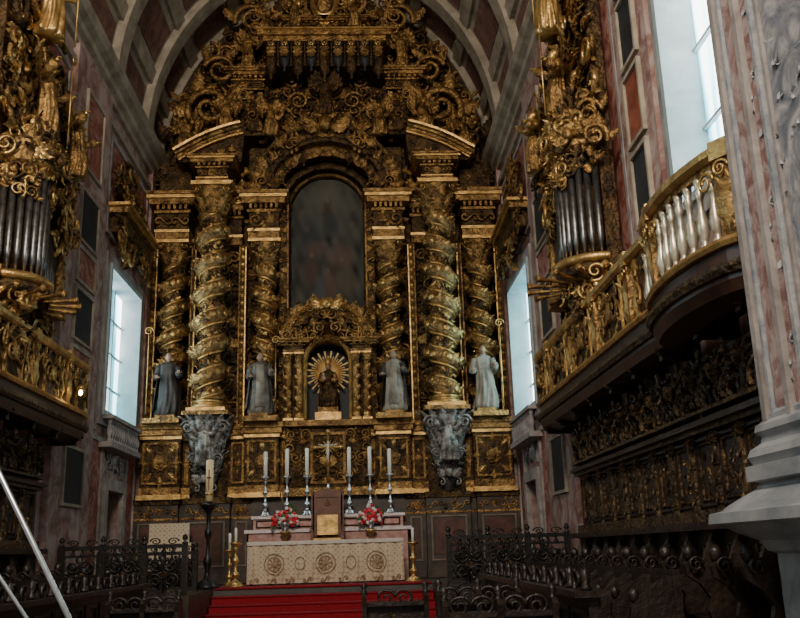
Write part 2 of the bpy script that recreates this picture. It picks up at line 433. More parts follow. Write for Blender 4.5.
    if wings:
        for s in (-1,1):
            for k in range(6):
                mb.add(LEAF,robe,X@T(s*.06,.10,.72)@R(s*(.35+.28*k),'Y')@S(.5,.3,.55-.05*k))
    if infant:
        mb.add(SPH(.05,.05,.08,(-.1,-.2,.62),8,6),skin,X); mb.add(SPH(.035,.035,.04,(-.1,-.21,.72),8,6),skin,X)
# ================================================================= ROOM SHELL
ZP=.95; W=4.9; SP=12.5; VB=5.7; YB=24.6
fl=MB('floor',['floor']); fl.box(-7,7,-3,YB+.6,-.3,0); fl.done()
def wall(name,sd,ops):
    mb=MB(name,['wall','jamb'])
    ys=sorted(set([6.3,YB+.6]+[o[0] for o in ops]+[o[1] for o in ops]))
    for a,b in zip(ys[:-1],ys[1:]):
        col=sorted([(o[2],o[3]) for o in ops if o[0]<=a and o[1]>=b]); z=0
        for z0,z1 in col+[(SP+.1,None)]:
            x0,x1=sorted((sd*W,sd*(W+.9))); mb.box(x0,x1,a,b,z,z0,'wall'); z=z1
    return mb
WIN=[(19.9,22.7,4.74,8.1),(7.8,10.2,5.5,9.9)]
DOOR=(20.6,21.9,ZP,3.1)
wi=0;di=0
for sd,nm in ((-1,'left'),(1,'right')):
    mb=wall('wall_'+nm,sd,WIN+[DOOR])
    for (y0,y1,z0,z1) in WIN:
        frames(mb,sd,W,y0-.28,y1+.28,z0-.28,z1+.3,.23,.10,'stone')
        frames(mb,sd,W,y0-.06,y1+.06,z0-.06,z1+.06,.11,.14,'jamb')
    for (y0,y1) in ((16.7,19.2),(10.6,12.0),(23.35,23.75)):
        a,b=sorted((sd*W,sd*(W-.12))); mb.box(a,b,y0,y1,0,SP-.5,'wall')
        if y1-y0<1: continue
        i0,i1=(.62,.62) if y0>12 else (.33,.33)
        for z0,z1,k in ((2.6,3.75,'slate'),(4.1,5.7,'wallp'),(5.8,6.9,'slate'),(7.0,8.1,'redm') if y0<12 else (7.0,7.75,'wallp'),(8.2,9.3,'slate') if y0<12 else (7.85,9.0,'slate'),(9.45,11.2,'wallp')):
            frames(mb,sd,W-.12,y0+i0,y1-i1,z0,z1,.06,.06,'cream',k)
    for (y0,y1,z0,z1) in ((12.2,16.5,5.2,11.2),(19.5,23.2,8.8,11.2),(7.6,10.4,10.3,11.2),(19.25,20.25,1.2,4.2),(22.25,23.2,1.2,4.2),(19.25,19.55,4.3,8.6),(23.05,23.3,4.3,8.6)):
        frames(mb,sd,W,y0,y1,z0,z1,.10,.07,'stone','wallp')
    c=[(0,0),(.10,0),(.12,.12),(.22,.16),(.24,.30),(.38,.36),(.45,.46),(.45,.56),(0,.56)]
    path=[(sd*W,7,SP-.6),(sd*W,YB,SP-.6)]
    mb.add(SWEEP(path if sd<0 else path[::-1],c,(0,0,1)),'cream',None,False)
    a,b=sorted((sd*W,sd*(W-.09))); mb.box(a,b,7,YB,SP-1.1,SP-.95,'cream')
    y0,y1,z0,z1=DOOR
    frames(mb,sd,W,y0-.25,y1+.25,z0,z1+.25,.25,.12,'stone')
    for k in range(9):
        yy=y0-.3+(y1-y0+.6)*k/8; zz=z1+.35+.55*sin(pi*k/8)
        mb.add(random.choice((ACSC,SPRAY)),'stone',T(sd*(W-.05),yy,zz)@R(pi/2 if sd>0 else -pi/2,'Z')@R(k*1.1,'Y')@S(.4))
    mb.add(CHERUB,'stone',T(sd*(W-.05),(y0+y1)/2,z1+.6)@R(pi/2 if sd>0 else -pi/2,'Z')@S(.7))
    mb.done()
    for (y0,y1,z0,z1) in WIN:
        wi+=1; w=MB('window_%d'%wi,['jamb'])
        xp=W+.36
        a,b=sorted((sd*xp,sd*(xp+.05))); w.box(a,b,y0,y1,z0,z1,'pane')
        a,b=sorted((sd*(xp-.06),sd*xp))
        for k in range(4):
            yy=y0+(y1-y0)*k/3; w.box(a,b,yy-.035,yy+.035,z0,z1,'jamb')
        for k in range(5):
            zz=z0+(z1-z0)*k/4; w.box(a,b,y0,y1,zz-.02,zz+.02,'jamb')
        a,b=sorted((sd*(W-.005),sd*xp))
        w.box(a,b,y0,y0+.04,z0,z1,'jamb'); w.box(a,b,y1-.04,y1,z0,z1,'jamb'); w.box(a,b,y0,y1,z0,z0+.05,'jamb'); w.box(a,b,y0,y1,z1-.05,z1,'jamb')
        w.done()
    di+=1; d=MB('door_%d'%di,['dark']); a,b=sorted((sd*(W+.5),sd*(W+.56)))
    d.box(a,b,DOOR[0],DOOR[1],ZP,DOOR[3])
    for yy in (20.7,21.3):
        for zz in (1.1,2.1): frames(d,sd,W+.5,yy,yy+.5,zz,zz+.85,.06,.04,'dark')
    d.done()
    b_=MB('window_balustrade',['stone'])
    a,b=sorted((sd*(W-.01),sd*(W-.32)))
    b_.box(a,b,19.9,22.6,3.98,4.1,'stone'); b_.box(a,b,19.9,22.6,4.6,4.68,'stone')
    for k in range(14):
        b_.add(LATHE([(.05,0),(.05,.05),(.03,.1),(.065,.22),(.03,.4),(.05,.45),(.05,.5)],8),'stone',T(sd*(W-.22),20.05+k*.19,4.1))
    b_.done()
wb=MB('wall_back',['wall']); wb.box(-5.8,5.8,YB,YB+.6,0,SP+VB+.6); wb.done()
v=MB('ceiling',['vaultp'])
def ell(a,da=0): return ((W-da)*cos(a),SP+(VB-da)*sin(a))
def vpatch(a0,a1,y0,y1,d0,d1,mat,n=6):
    pts=[ell(a0+(a1-a0)*i/n,d0) for i in range(n+1)]; pt2=[ell(a0+(a1-a0)*i/n,d1) for i in range(n+1)]
    V=[];F=[]
    for (x,z),(x2,z2) in zip(pts,pt2):
        V+=[(x,y0,z),(x,y1,z),(x2,y1,z2),(x2,y0,z2)]
    for i in range(n):
        q=i*4
        for j in range(4):
            j2=(j+1)%4; F.append((q+j,q+4+j,q+4+j2,q+j2))
    F+=[(0,1,2,3),(n*4+3,n*4+2,n*4+1,n*4)]
    v.add(G(V,F),mat,None,False)
vpatch(0,pi,6.3,YB+.3,-.3,0,'cream',48)
ribs=[6.3,9.6,12.9,16.2,19.4,22.4,24.4]
for y in ribs: vpatch(0,pi,y-.28,y+.28,-.05,.22,'cream',40)
angs=[0,.30,.62,.98,1.35,pi-1.35,pi-.98,pi-.62,pi-.30,pi]
for a in angs[1:-1]: vpatch(a-.035,a+.035,6.3,24.5,-.05,.12,'cream',2)
for y0,y1 in zip(ribs[:-1],ribs[1:]):
    for a0,a1 in zip(angs[:-1],angs[1:]):
        vpatch(a0+.07,a1-.07,y0+.42,y1-.42,-.05,.03,'vaultp',5)
v.done()
# piers of the chancel arch
for sd in (1,-1):
    p=MB('stone_pier',['pier']); Bm=R(-pi/2 if sd<0 else pi/2,'Z')
    def bx(x0,x1,*a):
        q=sorted((sd*x0,sd*x1)); p.box(q[0],q[1],*a)
    bx(4.16,6.4,4.6,7.18,2.30,17.5,'pier')
    for y0,y1,m_,e in ((7.10,7.18,'stone',.05),(7.02,7.06,'pierr',.03),(6.66,6.73,'stone',.06),(6.42,6.47,'pierr',.05),(6.34,6.38,'stone',.03),(5.0,5.08,'stone',.05)):
        bx(4.16-e,4.18,y0,y1,2.5,17.4,m_)
    bx(4.145,4.18,6.49,6.64,2.6,17.3,'pierp'); bx(4.15,4.18,6.76,6.98,2.6,17.3,'pierp')
    bx(4.15,4.18,5.10,6.32,2.6,17.3,'pier')
    for k in range(52):
        p.add((ACSC,SPRAY,SSC,LEAF2)[k%4],'pierr',T(sd*4.14,6.565,2.8+k*.28)@Bm@R((-1)**k*.5,'Y')@S(.17,.2,.28))
    for k in range(30):
        for s2 in (0,1,2):
            p.add((ACSC,SPRAY,SCR,ACSC)[(k+s2)%4],'pierr',T(sd*4.15,6.17-.34*s2,2.9+k*.46+.2*(s2%2))@Bm@R(k*1.3+s2*2,'Y')@S(.46,.42,.5))
    rect=[(4.16,4.6),(4.16,7.18),(6.4,7.18)]
    pr=[(-.3,2.62),(.0,2.62),(.03,2.58),(.03,2.54),(.08,2.50),(.09,2.45),(.05,2.41),(.06,2.36),(.13,2.31),(.15,2.25),(.12,2.19),(.17,2.18),(.17,2.06),(.10,2.05),(.12,2.0),(.20,1.95),(.30,1.88),(.34,1.84),(.42,1.82),(.43,1.74),(.34,1.72),(.26,1.66),(.14,1.60),(.10,1.52),(.05,1.50),(.05,.45),(.12,.42),(.16,.32),(.24,.28),(.26,.0),(-.3,0)]
    pts=[(sd*x,y,0) for x,y in rect]
    if sd<0: pts=pts[::-1]
    Tn=(Vector(pts[1])-Vector(pts[0])).normalized().cross(Vector((0,0,1)))
    want=Vector((-sd,0,0)) if sd>0 else Vector((0,1,0))
    sg=1 if Tn.dot(want)>0 else -1
    p.add(SWEEP(pts,[(sg*u,w) for u,w in pr],(0,0,1)),'piers',None,False)
    bx(4.2,6.4,4.6,7.1,0,2.4,'piers')
    p.done()
# presbytery platform and carpeted steps
pf=MB('presbytery_platform',['floor'])
pf.box(-W+.01,W-.01,20.01,YB-.01,0,ZP-.02,'floor'); pf.box(-W+.01,-2.32,17.2,20,0,ZP-.02,'plinth'); pf.box(2.32,W-.01,17.2,20,0,ZP-.02,'plinth')
pf.done()
st=MB('carpeted_steps',['carpet'])
for k in range(7):
    z=ZP-.155*k
    if z<=0.02: break
    if k>0: st.box(-2.3,2.3,20-.34*k,20-.34*k+.36,0,z,'carpet')
    st.add(SWEEP([(-2.3,20-.34*k,z-.02),(2.3,20-.34*k,z-.02)],[(.03*cos(a),.02*sin(a)) for a in np.linspace(0,2*pi,9)[:-1]],(0,0,1)),'carpet')
st.box(-2.3,2.3,20,21.9,ZP-.02,ZP,'carpet')
st.done()
# ================================================================= ALTARPIECE
AP=empty('altarpiece')
r=MB('architecture',['gold'])
pts=[(-W+.03,ZP),(W-.03,ZP)]+[((W-.05)*cos(a),SP+(VB-.3)*sin(a)) for a in np.linspace(0,pi,40)]
r.add(PRISM(pts,'y',24.25,24.58),'goldd',None,False)
def plinthblock(x0,x1,yf,mir=True):
    r.box(x0,x1,yf,24.3,ZP,3.0,'plinth',mir)
    r.box(x0-.03,x1+.03,yf-.06,24.3,ZP,ZP+.22,'plinth',mir)
    r.box(x0-.03,x1+.03,yf-.05,24.3,2.88,3.02,'goldd',mir)
    r.box(x0-.01,x1+.01,yf-.02,24.3,2.5,2.55,'gold',mir)
    if x1-x0>.5:
        framep(r,x0+.1,x1-.1,yf,1.35,2.44,.04,.03,'plinthf',mir)
        r.box(x0+.2,x1-.2,yf-.02,yf,1.5,2.34,'redd',mir)
        for k in range(4): orn(r,x0+.15+(x1-x0-.3)*k/3,yf,2.70,.26,k,random.choice((ACSC,SPRAY,SSC)),'gold',mir)
plinthblock(1.95,2.45,23.35); plinthblock(2.45,3.55,23.0); plinthblock(3.55,3.75,23.35); plinthblock(3.75,4.82,23.15)
r.box(-1.95,1.95,23.3,24.3,ZP,3.0,'plinth')
def pred(x0,x1,yf):
    r.box(x0-.05,x1+.05,yf-.10,24.3,3.0,3.12,'goldb',True); r.box(x0,x1,yf-.04,24.3,3.12,3.3,'gold',True)
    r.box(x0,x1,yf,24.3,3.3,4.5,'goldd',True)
    r.box(x0-.03,x1+.03,yf-.06,24.3,4.5,4.6,'goldb',True); r.box(x0-.08,x1+.08,yf-.14,24.3,4.6,4.74,'gold',True); r.box(x0-.12,x1+.12,yf-.2,24.3,4.74,4.86,'gold',True)
    framep(r,x0+.06,x1-.06,yf,3.38,4.42,.05,.05,'gold')
    cx=(x0+x1)/2; s=min(x1-x0,1.0)
    orn(r,cx,yf,3.9,.42*s,0,ROS)
    for k in range(8): orn(r,cx+.3*s*cos(k*pi/4),yf,3.9+.34*s*sin(k*pi/4),.28*s,-k*pi/4+pi/2,LEAF,random.choice(('gold','goldb')))
    for dx in (-1,1):
        for dz in (-1,1): orn(r,cx+dx*.36*s,yf,3.9+dz*.40,.22*s,0,SCR,'gold')
pred(1.05,1.25,23.4); pred(1.25,2.1,23.1); pred(2.1,2.55,23.4); pred(3.5,3.72,23.4); pred(3.72,4.72,23.1)
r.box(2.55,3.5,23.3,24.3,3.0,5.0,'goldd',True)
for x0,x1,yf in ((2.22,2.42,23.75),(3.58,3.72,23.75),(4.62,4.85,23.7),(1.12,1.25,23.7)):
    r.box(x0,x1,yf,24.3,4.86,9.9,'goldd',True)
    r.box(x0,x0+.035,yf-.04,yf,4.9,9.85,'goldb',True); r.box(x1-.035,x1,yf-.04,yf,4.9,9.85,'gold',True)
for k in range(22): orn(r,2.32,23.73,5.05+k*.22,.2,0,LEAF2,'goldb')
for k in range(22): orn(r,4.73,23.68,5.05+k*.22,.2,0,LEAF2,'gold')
for xc in (1.68,4.15):
    r.box(xc-.45,xc+.45,22.6,24.2,4.86,4.98,'gold',True)
for s in (-1,1):
    for xc,d in ((1.68,1),(4.15,-1)):
        cbase(r,s*xc,23.6,4.98,5.3,.30); solomonic(r,s*xc,23.6,5.3,9.2,.44,5.5,d*s); capital(r,s*xc,23.6,9.2,9.9,.31)
for s in (-1,1):
    cbase(r,s*3.03,23.0,5.12,5.45,.36,'goldb'); solomonic(r,s*3.03,23.0,5.45,10.45,.51,6.5,-s,'colg','goldb'); capital(r,s*3.03,23.0,10.45,11.3,.38)
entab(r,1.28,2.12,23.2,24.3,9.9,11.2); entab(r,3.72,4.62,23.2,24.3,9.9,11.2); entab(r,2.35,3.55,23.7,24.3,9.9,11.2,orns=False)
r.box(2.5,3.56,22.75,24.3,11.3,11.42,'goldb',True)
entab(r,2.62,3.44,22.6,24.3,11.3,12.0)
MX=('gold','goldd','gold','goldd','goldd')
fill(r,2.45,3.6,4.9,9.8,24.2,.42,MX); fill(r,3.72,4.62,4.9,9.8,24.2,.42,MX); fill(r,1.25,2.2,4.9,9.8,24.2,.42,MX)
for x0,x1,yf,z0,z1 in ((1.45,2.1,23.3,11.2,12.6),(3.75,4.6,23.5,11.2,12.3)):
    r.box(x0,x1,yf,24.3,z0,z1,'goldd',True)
prof=[(0,1.5),(0,0),(.05,-.02),(.06,-.09),(.12,-.12),(.13,-.19),(.18,-.22),(.19,-.30),(.24,-.32),(.24,1.5)]
for s in (-1,1):
    path=[]
    for k in range(13):
        t=k/12; path.append((s*(3.95-1.72*t),22.75,12.0+.78*t+.10*sin(pi*t)))
    if s>0: path=path[::-1]
    r.add(SWEEP(path,prof,(0,1,0)),'gold',None,False)
    r.add(SWEEP(path,[(.19,-.31),(.19,-.34),(.25,-.35),(.25,-.31)],(0,1,0)),'goldb',None,False)
    r.add(SWEEP(path,[(.0,-.01),(.0,-.05),(.05,-.05),(.05,-.01)],(0,1,0)),'goldb',None,False)
    tp=[(q[0],q[2]) for q in path]; tp=tp+[(s*2.3,12.0)] if s<0 else [(s*2.3,12.0)]+tp
    r.add(PRISM(tp,'y',22.85,24),'goldd',None,False)
for k in range(4): orn(r,2.55+.26*k,22.8,12.32-.07*k,.26,k,SPRAY,'gold')
def arch(rad,cz,y,w,mat,d,n=40,a0=0,a1=pi,sx=1):
    path=[(sx*rad*cos(a),y,cz+rad*sin(a)) for a in np.linspace(a0,a1,n)]
    r.add(SWEEP(path,[(0,0),(-w*.5,-d*.5),(-w,0),(-w,.5),(0,.5)],(0,1,0)),mat,None,False)
r.box(1.05,1.30,23.55,24.3,4.9,11.2,'goldd',True)
r.box(1.05,1.09,23.5,23.6,8.0,11.0,'gold',True)
arch(1.06,10.95,23.9,.08,'gold',.12); arch(1.22,10.95,23.75,.16,'goldd',.1); arch(1.5,11.05,23.55,.26,'gold',.2); arch(1.56,11.1,23.5,.06,'goldb',.1); arch(1.62,11.15,23.2,.34,'goldd',.1); arch(1.98,11.2,23.1,.12,'gold',.2)
for k in range(17):
    a=pi*(k+.5)/17/2*1.0
    for rad,sz,yy in ((1.38,.26,23.5),(1.8,.40,23.1)):
        orn(r,rad*cos(a),yy,11.1+rad*sin(a),sz,-(a-pi/2),random.choice((LEAF2,SPRAY,ACSC)),random.choice(('gold','gold','goldd')))
orn(r,0,23.0,13.15,.9,0,CHERUB,'gold',False); orn(r,0,23.1,13.5,.8,0,SPRAY,'gold',False)
for k in range(20): orn(r,1.17,23.52,5.3+k*.29,.26,(-1)**k*.5,random.choice((LEAF2,SPRAY,SSC)),'gold')
inside=lambda x,z:(x/(W-.5))**2+((z-SP)/(VB-.5))**2<1 if z>SP else True
r.box(1.75,2.65,23.3,24.3,13.0,14.55,'goldd',True); entab(r,1.75,2.65,23.3,24.3,14.3,15.0,m2='gold')
r.box(-1.9,1.9,23.6,24.3,12.9,14.6,'goldd')
for x in (1.85,2.5): r.box(x-.07,x+.07,23.2,23.35,13.1,14.3,'gold',True)
DK=('gold','goldd','gold','goldd')
fill(r,.1,1.9,13.2,14.6,23.5,.5,DK,dens=1.3)
fill(r,1.9,2.5,13.2,14.3,23.25,.4,DK)
fill(r,2.6,4.8,12.4,17.0,24.1,.6,DK,inside,1.4)
fill(r,2.6,4.5,12.5,15.0,23.7,.6,('gold','goldd'),inside,1.1)
fill(r,2.6,3.6,15.0,16.4,23.7,.6,('gold','goldd'),inside,1.1)
fill(r,0.1,2.8,15.0,18.0,24.0,.6,DK,inside,1.2)
fill(r,2.2,4.8,11.2,12.3,23.6,.5,DK)
for s in (-1,1):
    r.add(ACSC,'gold',T(s*3.25,23.2,13.75)@R(.6*s,'Y')@S(1.5*s,1.2,1.5)); r.add(ACSC,'gold',T(s*3.0,23.3,15.0)@R(-.3*s,'Y')@S(1.1*s,1,1.1)); r.add(ACSC,'goldd',T(s*4.1,23.5,12.95)@S(1.1*s,1,1.1))
    r.add(ACSC,'gold',T(s*2.1,23.2,16.6)@R(.3*s,'Y')@S(1.2*s,1,1.2))
r.box(-1.75,1.75,22.9,24.3,15.75,15.9,'gold'); r.box(-1.9,1.9,22.8,24.3,15.9,16.05,'gold'); r.box(-1.95,1.95,22.74,24.3,16.05,16.1,'goldb'); r.box(-1.65,1.65,23.0,24.3,15.0,15.75,'goldd')
for k in range(9):
    x=-1.52+k*.38; h=1.05 if k%2==0 else .8
    r.add(LATHE([(.02,-h-.12),(.06,-h-.06),(.03,-h),(.15,-h+.12),(.17,-h*.4),(.17,0)],8),'slate' if k%2 else 'goldd',T(x,22.98,15.72))
    r.add(LEAF2,'gold',T(x,22.85,15.7)@R(pi,'Y')@S(.4,.2,.62)); r.add(ROS,'goldb',T(x,22.85,15.65)@S(.2))
entab(r,.15,1.05,23.0,24.3,16.1,16.45,orns=False,m2='gold'); r.box(-.2,.2,23.0,24.3,16.1,16.45,'gold')
r.add(SPH(.42,.16,.55,(0,22.95,17.0),16,10),'goldb'); r.add(SPH(.30,.16,.42,(0,22.86,17.0),14,8),'gold')
for k in range(12):
    a=2*pi*k/12; orn(r,.52*cos(a),22.95,17.0+.62*sin(a),.4,-(a-pi/2),random.choice((LEAF2,SPRAY,ACSC)),'goldb' if k%3==0 else 'gold',False)
fill(r,.6,2.1,16.15,17.4,23.1,.45,('gold','gold','goldd'))
r.done(AP)
an=MB('angels',['gold'])
for s in (-1,1):
    figure(an,(s*2.75,22.9,12.75),1.15,s*.3,'gold',None,'goldb','gold',None,((-.2,-.25,.85),(.25,-.2,.6)),True,True)
    figure(an,(s*2.2,23.1,15.0),1.1,s*.2,'gold',None,'gold','gold',None,((-.3,-.1,.95),(.25,-.2,.6)),True)
    figure(an,(s*1.5,22.8,12.75),.95,-s*.3,'gold',None,'goldb','gold',None,((-.2,-.25,.7),(.2,-.25,.8)),True,True)
    figure(an,(s*3.9,23.2,12.25),1.25,s*.3,'gold',None,'gold','gold',None,((-.2,-.2,.6),(.25,-.2,.85)),True,True)
    figure(an,(s*.85,22.85,16.15),.9,-s*.2,'gold',None,'goldb','gold',None,((-.2,-.25,.7),(.2,-.25,.8)),True,True)
figure(an,(0,23.1,13.5),1.2,0,'goldd',None,'gold','gold',None,((-.3,-.15,.7),(.3,-.15,.7)),True)
an.done(AP)
co=MB('consoles',['silver'])
for s in (-1,1):
    cx=s*3.03
    co.add(LATHE([(.05,3.0),(.14,3.05),(.10,3.15),(.24,3.4),(.30,3.7),(.26,3.95),(.40,4.4),(.50,4.75),(.56,4.95),(.58,5.12)],18),'robed',T(cx,23.0,0))
    co.box(cx-.58,cx+.58,22.42,23.6,5.02,5.12,'gold')
    for ring,(z,rr,n_,sz) in enumerate(((4.50,.50,7,.5),(4.10,.36,6,.46),(3.70,.30,6,.44),(3.30,.18,5,.40))):
        for i in range(n_+1):
            a=pi+pi*i/n_
            co.add(LEAF2,'silver',T(cx,23.0,z)@R(a+pi/2,'Z')@T(0,-rr,0)@S(sz*.75,sz*.9,sz*1.15))
            if i<n_:
                a2=pi+pi*(i+.5)/n_; co.add(SCR,'silver',T(cx,23.0,z+.30)@R(a2+pi/2,'Z')@T(0,-rr-.03,0)@R((-1)**i*.5,'Y')@S(sz*.36*(-1)**i,sz*.5,sz*.36))
    for sx in (-1,1):
        co.add(SCR,'silver',T(cx+sx*.42,22.65,4.72)@S(.34*sx,.7,.34)); co.add(SCR,'silver',T(cx+sx*.30,22.75,3.95)@S(.24*sx,.6,.24)); co.add(SSC,'silver',T(cx+sx*.2,22.75,3.35)@R(pi/2,'Y')@S(.4,.5,.3))
    figure(co,(cx,22.52,3.75),1.05,0,'silver',None,'silver','silver',None,((-.3,-.12,.95),(.3,-.12,.95)),True,True)
    co.add(CHERUB,'silver',T(cx,22.7,3.45)@S(.4))
co.done(AP)
def paint():
    nx,nz=70,140; V=[];F=[];cols=[]
    def col(u,z):
        base=np.array([.022,.023,.018])*(1+.6*sin(u*7+z*9)*cos(z*23-u*5)+.3*sin(u*19+z*31))
        def blob(c,cu,cz,ru,rz,k=1.0):
            nonlocal base
            wob=1+.25*sin(7*u+11*z+cu*9)
            d=((u-cu)/ru)**2+((z-cz)/rz)**2*wob
            a=k*max(0,min(1,(1.45-d)*.75)); base=base*(1-a)+np.array(c)*a
        blob((.045,.046,.038),0,.80,.85,.22,.8); blob((.062,.058,.043),0,.86,.35,.12,.6)
        blob((.018,.020,.022),-.5,.5,.4,.2,.9); blob((.040,.036,.030),.5,.55,.3,.12,.6)
        blob((.022,.017,.014),0,.73,.17,.12,.9); blob((.016,.019,.021),.10,.64,.22,.08)
        blob((.075,.054,.040),0,.84,.05,.022); blob((.05,.038,.028),-.18,.77,.10,.016,.8); blob((.05,.038,.028),.18,.78,.10,.016,.8)
        blob((.052,.030,.024),-.35,.46,.36,.07,.8); blob((.058,.034,.026),.35,.40,.42,.09,.8)
        blob((.036,.022,.017),-.5,.28,.28,.13); blob((.064,.046,.033),-.45,.42,.06,.022); blob((.042,.033,.022),.5,.22,.28,.13); blob((.06,.044,.032),.38,.38,.06,.022)
        blob((.056,.028,.020),.05,.18,.22,.12,.8); blob((.03,.032,.035),-.25,.12,.2,.12,.8); blob((.06,.042,.03),0,.30,.05,.02)
        blob((.022,.018,.014),0,.02,1,.07,.7)
        for cu,cz in ((-.7,.75),(.72,.78),(-.6,.62),(.68,.65),(-.35,.93),(.35,.93),(-.1,.5),(.2,.52)): blob((.050,.040,.031),cu,cz,.1,.03,.6)
        return base
    for j in range(nz+1):
        for i in range(nx+1):
            u=-1+2*i/nx; z=j/nz
            zt=8.05+3.9*z; half=1.0
            if zt>10.95: half=math.sqrt(max(0,1-((zt-10.95)/1.02)**2))
            V.append((u*half,24.05,zt)); c=col(u*half,z)*1.75; cols.append((c[0],c[1],c[2],1))
    for j in range(nz):
        for i in range(nx): a=j*(nx+1)+i; F.append((a,a+1,a+nx+2,a+nx+1))
    me=bpy.data.meshes.new('painting'); me.from_pydata(V,[],F)
    ca=me.color_attributes.new('paint','FLOAT_COLOR','POINT'); ca.data.foreach_set('color',np.array(cols,dtype=np.float32).ravel())
    m,nt,b=mat_new('oil_paint'); a=nt.nodes.new('ShaderNodeVertexColor'); a.layer_name='paint'
    nt.links.new(a.outputs['Color'],b.inputs['Base Color']); b.inputs['Roughness'].default_value=.65; b.inputs['Specular IOR Level'].default_value=.25
    me.materials.append(m); o=bpy.data.objects.new('painting',me); bpy.context.scene.collection.objects.link(o); o.parent=AP
paint()
t=MB('tabernacle',['gold'])
t.box(-1.1,1.1,23.2,24.3,3.0,4.75,'goldd'); t.box(-1.2,1.2,23.0,24.3,4.75,4.9,'gold'); t.box(-1.15,1.15,23.05,24.3,3.0,3.2,'gold')
t.box(.58,1.1,23.3,24.3,4.9,7.2,'goldd',True)
for k in range(12):
    a0=pi*k/12;a1=pi*(k+1)/12
    t.add(G([(.6*cos(a0),23.9,6.55+.6*sin(a0)),(.6*cos(a1),23.9,6.55+.6*sin(a1)),(1.12*cos(a1),23.3,6.6+.95*sin(a1)),(1.12*cos(a0),23.3,6.6+.95*sin(a0))],[(0,1,2,3)]),'gold',None,False)
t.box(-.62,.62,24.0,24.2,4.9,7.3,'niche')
path=[(.55,23.25,4.95)]+[(.55*cos(a),23.25,6.5+.55*sin(a)) for a in np.linspace(0,pi,24)]+[(-.55,23.25,4.95)]
t.add(SWEEP(path,[(0,0),(-.07,-.1),(-.14,0),(-.14,.6),(0,.6)],(0,1,0)),'goldb',None,False)
path=[(.98*cos(a),23.1,6.75+.98*sin(a)) for a in np.linspace(.1,pi-.1,24)]
t.add(SWEEP(path,[(0,0),(-.08,-.12),(-.2,0),(-.2,.6),(0,.6)],(0,1,0)),'gold',None,False)
path=[(1.2*cos(a),23.0,6.8+1.12*sin(a)) for a in np.linspace(.35,pi-.35,24)]
t.add(SWEEP(path,[(0,0),(-.05,-.1),(-.1,0),(-.1,.6),(0,.6)],(0,1,0)),'goldb',None,False)
for s in (-1,1):
    for xc in (.74,1.02):
        cbase(t,s*xc,23.15,4.9,5.1,.09); t.add(LATHE([(.095,5.1),(.10,5.6),(.085,6.4),(.085,6.45)],10),'gold',T(s*xc,23.15,0)); capital(t,s*xc,23.15,6.4,6.68,.09)
        for k in range(9): t.add(LEAF2,'goldb',T(s*xc,23.07,5.15+k*.14)@R(s*(-.6)**(k%2),'Y')@S(.15))
entab(t,.62,1.14,23.05,24.2,6.68,7.0,orns=False,m2='gold')
fill(t,.08,1.05,7.05,8.0,23.1,.34,('gold','gold','goldd'),lambda x,z:(x/1.2)**2+((z-6.9)/1.15)**2<1,1.4)
for k in range(9):
    a=pi*(k+.5)/18; orn(t,1.08*cos(a),22.98,6.85+1.1*sin(a),.32,-(a-pi/2),random.choice((LEAF2,SPRAY,ACSC)),'gold')
orn(t,0,22.95,7.95,.55,0,CHERUB,'goldb',False)
for k in range(40):
    a=pi*2*k/40; L=.60 if k%2 else .46
    t.add(G([(.10*cos(a-.2),23.68,.10*sin(a-.2)),(.10*cos(a+.2),23.68,.10*sin(a+.2)),(L*cos(a+.045),23.7,L*sin(a+.045)),(L*cos(a-.045),23.7,L*sin(a-.045)),(.3*cos(a),23.62,.3*sin(a))],[(0,1,4),(1,2,4),(2,3,4),(3,0,4)]),'ray',T(0,0,6.25),False)
t.box(-.34,.34,23.35,23.95,4.9,5.15,'goldb'); t.box(-.26,.26,23.4,23.9,5.15,5.3,'gold')
figure(t,(0,23.5,5.3),1.15,0,'goldd','gold','skin','brown',None,((-.1,-.25,.6),(.12,-.24,.58)),False,True,True)
t.add(LATHE([(.07,0),(.08,.05),(.06,.08),(.10,.15)],10),'goldb',T(0,23.48,6.43))
framep(t,-.45,.45,23.2,3.3,4.6,.07,.06,'gold',False); t.add(CHERUB,'gold',T(0,23.15,4.2)@S(.4))
fill(t,.5,1.05,3.25,4.7,23.2,.3,DK); fill(t,.04,.4,3.4,4.5,23.2,.26,('goldd','gold'))
t.done(AP)
for x,rb,cp,sc,stf,hair,hh in ((-4.05,'robed','robed',None,(-.30,1.25),'robeg',1.62),(-1.72,'robeg','robeg','robel',(.24,1.12),'robed',1.58),(1.72,'robel','robed','robel',None,'robed',1.58),(4.05,'robel',None,None,(.28,1.25),'brown',1.66)):
    s_=MB('saint_statue',['robel']); s_.box(x-.24,x+.24,22.62,23.08,4.985,5.06,'gold')
    figure(s_,(x,22.86,5.06),hh,.15*(-1 if x>0 else 1),rb,cp,'skin',hair,stf,((-.16,-.22,.58),(.17,-.2,.66)),scap=sc); s_.done()
